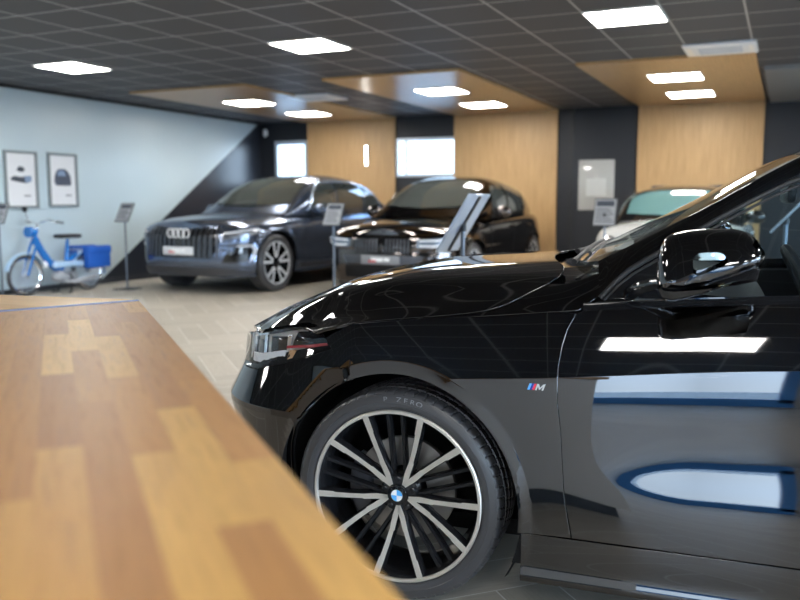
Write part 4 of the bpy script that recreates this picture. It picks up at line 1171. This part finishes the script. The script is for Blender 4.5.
# dark grey coupe-roofed SUV
def audi_emblem(car, fr, flank, q0, house):
    ring_emblem(car, fr, .805, .045)
    for i in range(7):
        a = .07+.085*i
        panel('grille_bar', [(q0+a,.50), (q0+a+.028,.50), (q0+a+.028,.90), (q0+a,.90)], flank, 'satin_dark_grey', car, .05, lift=.020, thick=.012, mirror=True)
SUV = dict(plan=[(-.90,0),(-.885,.3),(-.845,.55),(-.76,.74),(-.60,.88),(-.38,.945),(0,.965),(.6,.965),(1.5,.97),(2.4,.97),(3.0,.955),(3.4,.90),(3.65,.76),(3.76,.45),(3.79,0)],
  shoulder=([-2.5,-1.2,-.5,0,.6,1.5,2.6,3.4,4.6],[.84,.86,.90,.93,.965,1.0,1.03,1.02,.98]), deck=([-.9,-.8,-.6,-.3,.1,.5,.7,2,3.0,3.8],[.91,.955,1.0,1.035,1.065,1.085,1.09,1.1,1.08,1.02]),
  low=.24, paint='car_graphite', wheelbase=2.85, wheel_r=.392, crease=.80, cowl=.52,
  roof=([.42,.75,1.0,1.3,1.7,2.2,2.7,3.1,3.4,3.65],[1.06,1.27,1.43,1.555,1.63,1.64,1.57,1.42,1.25,1.08]), glass_half=([.42,1.2,2.4,3.2,3.65],[.78,.84,.85,.78,.70]), base=([.42,3.65],[1.02,1.03]), sq=4.2, tumble=.12,
  side_windows=[[(1.02,1.10),(1.62,1.11),(1.66,1.50),(1.42,1.485),(1.2,1.39),(1.05,1.24)], [(1.70,1.11),(2.42,1.13),(2.5,1.47),(2.2,1.51),(1.74,1.505)], [(2.50,1.14),(3.1,1.17),(2.95,1.30),(2.58,1.45)]],
  windshield=[(.56,0),(.60,.45),(.68,.68),(.95,.64),(1.25,.60),(1.36,.5),(1.40,.3),(1.42,0)],
  window_line=[(.92,1.09),(1.0,1.22),(1.15,1.37),(1.4,1.50),(1.7,1.53),(2.2,1.53),(2.6,1.46),(2.95,1.32),(3.15,1.18)], trim='sky_reflection_metal',
  front=[('grille', [(0,.48),(.48,.48),(.60,.60),(.62,.80),(.52,.90),(0,.91)], 'gloss_black', .004, .01), ('headlight', [(.68,.735),(.90,.74),(1.16,.79),(1.26,.86),(1.1,.865),(.80,.83),(.66,.80)], 'lamp_dark', .006, .01), ('light_bar', [(.70,.815),(.80,.825),(1.08,.862),(1.22,.86),(1.22,.85),(1.08,.848),(.82,.808),(.70,.80)], 'pale_grey', .012, .006),
    ('side_intake', [(.66,.42),(1.02,.44),(1.10,.58),(1.0,.64),(.86,.62),(.70,.53)], 'gloss_black', .004, .01), ('intake_blade', [(1.02,.43),(1.09,.46),(1.15,.60),(1.10,.655),(.88,.655),(.86,.635),(1.07,.635),(1.11,.59),(1.06,.47)], 'pale_grey', .014, .01), ('splitter', [(0,.25),(1.1,.26),(1.12,.32),(.6,.36),(0,.36)], 'satin_dark_grey', .012, .01)],
  side=[('arch_trim', [(.5,.29),(2.36,.29),(2.36,.36),(.5,.36)], 'satin_dark_grey', .006, .01)],
  plate=(.575,.26), emblem=audi_emblem, mirror=(.98,1.10), handles=(1.52,2.38), handle_z=.90, door_gaps=(.66,1.66,2.46), seat_x=1.75, rim='rim_black', spoke_spread=14, polished=True)
parked_car('suv', 'dark grey coupe-roofed SUV with four-ring grille parked by the slanting dark wall paint', SUV_LOC, SUV_RZ, SUV)

# brown black crossover coupe
def x_emblem(car, fr, flank, q0, house):
    p = fr(0, .80); roundel(car, (p[0]-.045, 0, .872), (.6,0,.8))
    for i in range(7):
        a = .06+.048*i
        panel('grille_slat', [(q0+a,.60), (q0+a+.016,.60), (q0+a+.016,.765), (q0+a,.765)], flank, 'satin_dark_grey', car, .05, lift=.016, thick=.01, mirror=True)
CRO = dict(plan=[(-.86,0),(-.85,.3),(-.81,.52),(-.74,.70),(-.60,.83),(-.40,.90),(0,.925),(.6,.925),(1.5,.93),(2.3,.93),(2.8,.915),(3.2,.84),(3.42,.66),(3.48,.4),(3.50,0)],
  shoulder=([-2.5,-1.2,-.5,0,.6,1.5,2.6,3.3,4.6],[.80,.82,.86,.89,.93,.97,1.01,1.02,.98]), deck=([-.86,-.78,-.6,-.3,.1,.5,.7,2,3.0,3.5],[.82,.885,.935,.975,1.01,1.04,1.05,1.08,1.08,1.02]),
  low=.23, paint='car_brownblack', wheelbase=2.70, wheel_r=.355, crease=.78, cowl=.50,
  roof=([.38,.70,.95,1.25,1.6,2.0,2.5,2.9,3.15,3.35],[1.03,1.24,1.39,1.51,1.575,1.575,1.49,1.34,1.20,1.06]), glass_half=([.38,1.2,2.3,3.0,3.35],[.75,.81,.82,.74,.66]), base=([.38,3.35],[.98,1.03]), sq=3.7, tumble=.13,
  side_windows=[[(1.0,1.06),(1.55,1.08),(1.58,1.455),(1.38,1.44),(1.15,1.34),(1.02,1.2)], [(1.63,1.08),(2.28,1.10),(2.34,1.42),(2.1,1.455),(1.66,1.455)], [(2.36,1.11),(2.85,1.14),(2.72,1.26),(2.42,1.40)]],
  windshield=[(.52,0),(.56,.4),(.64,.64),(.9,.61),(1.18,.57),(1.29,.45),(1.33,.25),(1.34,0)],
  front=[('grille', [(.02,.60),(.36,.595),(.41,.66),(.40,.74),(.36,.78),(.03,.785)], 'gloss_black', .006, .012), ('headlight', [(.47,.665),(.68,.66),(.95,.70),(1.06,.765),(.9,.785),(.62,.77),(.46,.76)], 'lamp_mid', .006, .01), ('light_strip', [(.50,.695),(.66,.69),(.9,.72),(.98,.75),(.98,.738),(.9,.706),(.66,.675),(.50,.68)], 'white_plastic', .014, .006), ('light_strip', [(.50,.752),(.72,.76),(.92,.775),(.92,.765),(.72,.748),(.50,.74)], 'white_plastic', .014, .006),
    ('bumper_band', [(0,.47),(.50,.47),(.56,.56),(0,.565)], 'satin_dark_grey', .006, .01), ('lower_intake', [(0,.28),(.55,.29),(.52,.44),(0,.45)], 'matt_black', .004, .01), ('side_intake', [(.66,.36),(.92,.38),(.98,.55),(.84,.57),(.70,.46)], 'gloss_black', .004, .01)],
  plate=(.515,.26), plate_mat='print_grey', emblem=x_emblem, mirror=(.92,1.08), handles=(1.45,2.24), handle_z=.88, door_gaps=(.62,1.58,2.32), seat_x=1.62, rim='rim_black', spoke_spread=16, polished=True)
parked_car('crossover', 'brown-black coupe crossover with wide twin grille, parked right of the four-ring SUV', CRO_LOC, CRO_RZ, CRO)

# small white car with a black roof
def mini_emblem(car, fr, flank, q0, house):
    p = fr(0, .76); MB().sphere((p[0]+.01,0,.80), .03, 8, (.4,1.6,.8)).build('wing_emblem', 'chrome', car)
MINI = dict(plan=[(-.78,0),(-.77,.3),(-.73,.5),(-.64,.66),(-.48,.77),(-.28,.825),(0,.845),(.6,.85),(1.5,.86),(2.2,.855),(2.6,.82),(2.9,.72),(3.02,.5),(3.05,0)],
  shoulder=([-2.2,-1.0,-.4,0,.6,1.5,2.4,3.8],[.80,.83,.88,.90,.92,.94,.96,.95]), deck=([-.78,-.70,-.5,-.2,.2,.5,2,3.05],[.83,.90,.955,.985,1.0,1.01,1.02,1.0]),
  low=.20, paint='car_white', roof_paint='gloss_black', wheelbase=2.5, wheel_r=.305, crease=.74, cowl=.42,
  roof=([.36,.60,.85,1.1,1.5,2.0,2.5,2.8,2.98],[.99,1.17,1.33,1.405,1.44,1.43,1.37,1.2,1.02]), glass_half=([.36,1.0,2.2,2.98],[.72,.76,.76,.66]), base=([.36,2.98],[.94,.96]), sq=3.6,
  side_windows=[[(.88,1.0),(1.62,1.01),(1.64,1.345),(1.2,1.335),(.98,1.25)], [(1.70,1.01),(2.45,1.03),(2.4,1.29),(1.72,1.345)]],
  windshield=[(.42,0),(.45,.4),(.50,.60),(.75,.60),(.86,.58),(.90,.4),(.92,0)], front_glass='teal_glass_solid', glass='teal_glass_solid',
  front=[('grille', [(0,.50),(.34,.50),(.42,.60),(.36,.70),(0,.71)], 'gloss_black', .004, .01), ('lower_intake', [(0,.27),(.55,.28),(.50,.38),(0,.39)], 'matt_black', .004, .01),
    ('headlight', [(.66+.13*math.cos(2*PI*i/20), .70+.10*math.sin(2*PI*i/20)) for i in range(20)], 'lens_grey', .008, .012), ('headlight_ring', [(.66+.15*math.cos(2*PI*i/20), .70+.118*math.sin(2*PI*i/20)) for i in range(20)], 'chrome', .004, .008)],
  plate=(.44,.24), emblem=mini_emblem, mirror=(.80,1.03), handles=(1.48,), handle_z=.82, door_gaps=(.62,1.66), seat_x=1.45, mirror_paint='gloss_black')
parked_car('compact_car', 'small white car with black roof and teal windscreen beneath the third timber bay', MINI_LOC, MINI_RZ, MINI)

# ------------------------------------------------------------------ counter in front of the camera
ct = thing('reception_counter', 'wooden butcher-block counter filling the lower left corner beside the black car', 'counter', (-1.499,1.641,0), math.atan2(-.677,.736))
# local x runs from the far corner towards the viewer along the right edge, local y away from the car
Lx = 1.79
def loc_(p): # world -> counter local
    a = math.atan2(-.677,.736); dx, dy = p[0]+1.499, p[1]-1.641; return (dx*math.cos(a)+dy*math.sin(a), -dx*math.sin(a)+dy*math.cos(a))
ex, ey = loc_((-1.499-.416*1.1, 1.641-.910*1.1))
sgn = -1 if ey < 0 else 1
top = [(0,0), (Lx,0), (Lx,ey), (ex,ey)]
MB().prism(top, .908, .95).build('worktop', 'worktop_wood', ct, False)
tn = Vector((ex,ey)).normalized(); tp = Vector((-tn.y,tn.x))*-sgn
tp = tp if tp.x < 0 else -tp
trim = [(0,0), tuple(tn*1.12), tuple(tn*1.12+tp*.014), tuple(tp*.014)]
MB().prism([tuple(p) for p in trim], .905, .953).build('edge_trim', 'edge_metal', ct, False)
for nm, dd, z0_, z1_, m_ in (('counter_body', .045, .08, .908, 'desk_white'), ('plinth', .09, 0, .08, 'dark_frame')):
    MB().prism(inset(top, dd), z0_, z1_).build(nm, m_, ct, False)
c2 = thing('side_counter', 'wooden counter return, painted as more brightly lit, beyond the metal-edged end of the main counter', 'counter', (-1.519,1.652,0), 0)
o2 = Vector((-1.215,1.322)); d1 = Vector((-.987,-.160)); d2 = Vector((-.416,-.910))
q = [Vector((0,0)), d1*1.25, d1*1.25+d2*.95, d2*1.0]
q = [p+Vector((-.012,.012)) for p in q]
MB().prism([tuple(p) for p in q], .908, .95).build('worktop', 'worktop_wood_lit', c2, False)
q3 = inset([tuple(p) for p in q], .06)
MB().prism([tuple(p) for p in q3], 0, .908).build('counter_body', 'desk_white', c2, False)

# ------------------------------------------------------------------ information stands
def stand(loc, rz, text, pw=.22, ph=.31, h=1.07, tilt=34, sheet='paper_sheet'):
    """black foot plate and pole carrying a tilted sheet holder; the sheet faces local -Y"""
    t = thing('sign_stand', text, 'sign stand', loc, rz, 'information stands in front of the cars')
    MB().rbox((-.15,-.13,0), (.15,.13,.012), .005).build('base', 'satin_black', t)
    MB().tube([(0,0,.012), (0,0,h-.04)], .013, 12).build('pole', 'pole_metal', t)
    mt = Matrix.Translation((0,0,h)) @ Matrix.Rotation(math.radians(-tilt), 4, 'X')
    MB().tube([(0,0,h-.05), (0,.0,h-.01)], .02, 10).build('tilt_joint', 'satin_black', t)
    p = MB().rbox((-pw/2,-.004,-ph/2), (pw/2,.008,ph/2), .003).xf(mt).build('sheet_holder', 'holder_blue_lit' if sheet != 'paper_sheet' else 'dark_frame', t)  # pale blue holder: the blue light on it is put into the colour
    MB().box((-.012,.008,-ph/2+.01), (.012,.016,ph/2-.01)).xf(mt).build('holder_spine', 'satin_black', p, False)
    s = MB().box((-pw/2+.012,-.006,-ph/2+.012), (pw/2-.012,-.004,ph/2-.012)).xf(mt).build('sheet', 'print_sheet', p, False)
    k = MB()
    for i in range(6): k.box((-pw/2+.03,-.0072,-ph/2+.045+i*.028), (pw/2-.03-.02*(i % 3),-.006,-ph/2+.055+i*.028))
    k.box((-pw/2+.03,-.0072,ph/2-.09), (pw/2-.03,-.006,ph/2-.03)); k.xf(mt).build('print', 'print_dark', p, False)
    return t
stand((-8.35,8.92,0), math.radians(8), 'black information stand on the floor between the blue moped and the dark grey SUV')
stand((-4.78,8.48,0), math.radians(6), 'black information stand in front of the crossover, seen between it and the SUV')
stand((-1.73,4.62,0), math.radians(-98), 'information stand painted blue-lit, tilted steeply just beyond the bonnet of the near black car', .26, .40, 1.085, 33, 'metal')
stand((.0,6.05,0), math.radians(-90), 'bluish information stand seen edge-on through the near black car\'s side window', .24, .27, 1.11, 42, 'metal')
stand((-1.80,9.22,0), math.radians(-10), 'black information stand in front of the poster on the dark door', .26, .31, 1.10, 12)
stand((-9.02,7.42,0), math.radians(25), 'black information stand cut by the picture edge ahead of the moped front wheel')

# ------------------------------------------------------------------ pictures, poster, small wall things
def picture(y0, y1, z0, z1, text, kind):
    t = thing('picture_frame', text, 'picture', (XL,(y0+y1)/2,(z0+z1)/2), 0, 'framed car pictures on the white wall')
    a, b = (y1-y0)/2, (z1-z0)/2; fw = .034
    m = MB().box((0,-a,-b),(.03,a,-b+fw)).box((0,-a,b-fw),(.03,a,b)).box((0,-a,-b+fw),(.03,-a+fw,b-fw)).box((0,a-fw,-b+fw),(.03,a,b-fw))
    m.build('frame', 'frame_grey', t, False)
    MB().box((.004,-a+fw,-b+fw),(.010,a-fw,b-fw)).build('sheet', 'paper', t, False)
    pr = MB(); f = lambda u, v, h: (h, u, v)
    if kind == 0:                                       # open car, driver's head and shoulders above the body
        pr.prism([(-.17,.02),(-.10,.05),(.0,.035),(.10,.055),(.17,.05),(.165,-.02),(.08,-.045),(-.05,-.03),(-.16,-.01)], .010, .0115, f)
        pr.prism([(-.07,.13),(-.03,.175),(.04,.17),(.07,.135),(.03,.105),(-.03,.105)], .010, .0115, f)
        p2 = MB().prism([(.05,.05),(.17,.055),(.165,-.02),(.07,-.04)], .0115, .0125, f)
    else:                                               # car seen from the front
        pr.prism([(-.145,.045),(-.12,.11),(-.07,.155),(.04,.16),(.10,.12),(.14,.05),(.15,-.04),(.13,-.075),(-.12,-.075),(-.15,-.03)], .010, .0115, f)
        p2 = MB().prism([(-.10,.06),(-.07,.13),(.02,.135),(.06,.06)], .0115, .0125, f)
    ob = pr.build('print', 'print_dark' if kind == 0 else 'print_navy', t, False); p2.build('print_detail', 'print_blue', t, False)
    MB().box((.010,.04,-.22),(.0112,.15,-.20)).build('caption', 'print_grey', t, False)
picture(7.72,8.25,1.13,1.885, 'framed picture of an open-topped car, on the white wall above the moped front wheel', 0)
picture(8.43,8.95,1.145,1.89, 'framed picture of a dark car seen from the front, above the moped saddle', 1)
t = thing('poster', 'pale notice poster on the dark door beside the third timber bay', 'poster', (-2.80,YB-.055,1.49))
MB().rbox((-.285,0,-.40), (.285,.012,.40), .004).build('board', 'paper_cream', t)
MB().box((-.16,-.002,-.18),(.16,.001,.10)).build('print', 'print_pale', t, False)
t = thing('motion_detector', 'small white oval alarm detector high in the corner above the SUV', 'detector', (-9.12,YB-.05,2.53))
MB().sphere((0,0,0), .05, 12, (.8,.7,1.6)).build('housing', 'white_plastic', t); MB().box((-.03,.03,-.05),(.03,.05,.05)).build('mount', 'white_plastic', t, False)
t = thing('wall_light', 'slim upright white light on the timber wall behind the SUV', 'wall light', (-6.92,YB-.055,2.05))
MB().rbox((-.022,-.05,-.19),(.022,0,.19), .008).build('housing', 'white_plastic', t)
MB().box((-.014,-.054,-.17),(.014,-.05,.17)).build('diffuser', 'lamp_white', t, False)

# ------------------------------------------------------------------ moped by the white wall
mp = thing('moped', 'light blue vintage moped with blue panniers standing along the white wall', 'moped', (-8.86,7.64,0), math.radians(88))
mp.scale = (.94, 1.0, .94)
# local x runs from the front wheel to the rear wheel
def mop_wheel(x, r, name):
    e = MB().lathe([(r*.86,-.022),(r*.93,-.03),(r*.985,-.018),(r,0),(r*.985,.018),(r*.93,.03),(r*.86,.022)], 48, 'y', (x,0,r)).build(name, 'rubber', mp)
    MB().lathe([(r*.80,-.012),(r*.87,-.022),(r*.87,.022),(r*.80,.012),(r*.80,-.012)], 48, 'y', (x,0,r)).build('rim', 'chrome', e)
    sp = MB()
    for i in range(36):
        a = 2*PI*i/36; b = a+(.35 if i % 2 else -.35); s = .022 if i % 4 < 2 else -.022
        sp.tube([(x+.03*math.cos(b), s, r+.03*math.sin(b)), (x+r*.81*math.cos(a), 0, r+r*.81*math.sin(a))], .0038, 4, False)
    sp.build('spokes', 'spoke_wire', e)
    MB().tube([(x,-.045,r),(x,.045,r)], .03, 14).build('hub', 'moped_engine', e)
    return e
wr_ = .285
mop_wheel(0, wr_, 'front_wheel'); mop_wheel(1.09, wr_, 'rear_wheel')
def fender(x, a0, a1, m):
    MB().lathe([(wr_+.020,-.05),(wr_+.032,-.03),(wr_+.036,0),(wr_+.032,.03),(wr_+.020,.05)], 24, 'y', (x,0,wr_), math.radians(a0), math.radians(a1)).build('mudguard', m, mp)
fender(0, 20, 165, 'moped_pale'); fender(1.09, -15, 150, 'moped_pale')
for s in (1,-1):
    MB().tube([(0,.055*s,wr_),(.16,.055*s,.70),(.20,.04*s,.80)], .016, 10).build('fork_leg', 'moped_blue', mp)
MB().tube([(.17,0,.70),(.225,0,.92)], .024, 12).build('steering_head', 'moped_blue', mp)
MB().tube([(.225,0,.90),(.24,0,.99),(.23,.0,1.0)], .014, 8).tube([(.30,-.27,1.02),(.25,-.20,1.05),(.23,0,.99),(.25,.20,1.05),(.30,.27,1.02)], .012, 10).build('handlebar', 'chrome', mp)
for s in (1,-1):
    MB().tube([(.30,.27*s,1.02),(.40,.31*s,1.005)], .017, 10).build('grip', 'rubber', mp)
MB().tube([(.28,.22,1.05),(.27,.25,1.16)], .006, 6).build('mirror_stem', 'chrome', mp)
MB().sphere((.27,.26,1.19), .05, 10, (.35,1,.8)).build('mirror', 'satin_black', mp)
MB().tube([(.07,0,.88),(.13,0,.88),(.19,0,.87)], [.075,.075,.04], 16).build('headlamp', 'moped_blue', mp)
MB().tube([(.195,0,.78),(.28,0,.62),(.40,0,.45),(.50,0,.38),(.62,0,.36)], [.045,.05,.055,.06,.06], 12).build('frame', 'moped_blue', mp)
MB().tube([(.70,0,.36),(.72,0,.55),(.745,0,.76)], [.035,.03,.022], 12).build('seat_tube', 'moped_blue', mp)
MB().tube([(.70,0,.40),(.80,0,.50),(1.15,0,.56)], [.05,.04,.03], 10).build('rear_frame', 'moped_blue', mp)
MB().rbox((.42,-.085,.36), (1.02,.085,.45), .03, 3).build('side_panel', 'moped_pale', mp)
sd = MB(); sd.grid([[(.58+.34*u, (v-.5)*(.10+.13*u)*1.0, .80+.015*math.sin(PI*v)+.02*u) for v in [j/8 for j in range(9)]] for u in [i/8 for i in range(9)]])
MB().rbox((.58,-.10,.775), (.93,.10,.835), .026, 3).build('saddle', 'satin_black', mp)
MB().sphere((.56,0,.24), .10, 12, (1.1,.7,.95)).rbox((.48,-.07,.17),(.86,.07,.29), .03, 2).build('engine', 'moped_engine', mp)
for i in range(5): pass
MB().lathe([(.0,.075),(.085,.075),(.085,.09),(0,.09)], 24, 'y', (.80,0,.25)).build('pulley_cover', 'white_plastic', mp)
MB().tube([(.55,-.09,.18),(.75,-.11,.15),(1.12,-.11,.20)], [.018,.028,.032], 10).build('exhaust', 'moped_engine', mp)
MB().tube([(.72,.10,.20),(.80,.13,.10)], .010, 6).tube([(.72,-.10,.20),(.64,-.13,.28)], .010, 6).build('pedal', 'satin_black', mp)
MB().tube([(.70,.07,.20),(.66,.13,.012),(.58,.16,.012)], .012, 8).tube([(.70,-.07,.20),(.66,-.13,.012),(.58,-.16,.012)], .012, 8).build('kickstand', 'satin_black', mp)
rk = MB()
for s in (1,-1): rk.tube([(.84,.075*s,.60),(1.30,.075*s,.60)], .008, 6).tube([(1.09,.075*s,.32),(1.25,.075*s,.60)], .007, 6)
for x in (.9,1.05,1.2,1.3): rk.tube([(x,-.075,.60),(x,.075,.60)], .007, 6)
rk.build('luggage_rack', 'chrome', mp)
for s in (1,-1):
    b = MB().rbox((.93,.085 if s > 0 else -.20,.33), (1.36,.20 if s > 0 else -.085,.63), .03, 3).build('pannier', 'bag_blue', mp)
    MB().rbox((.92,.075 if s > 0 else -.21,.54), (1.37,.21 if s > 0 else -.075,.655), .025, 3).build('pannier_flap', 'bag_blue', b)
MB().sphere((.33,0,.42), .05, 10, (1.1,.7,1)).build('leg_lamp', 'white_plastic', mp)
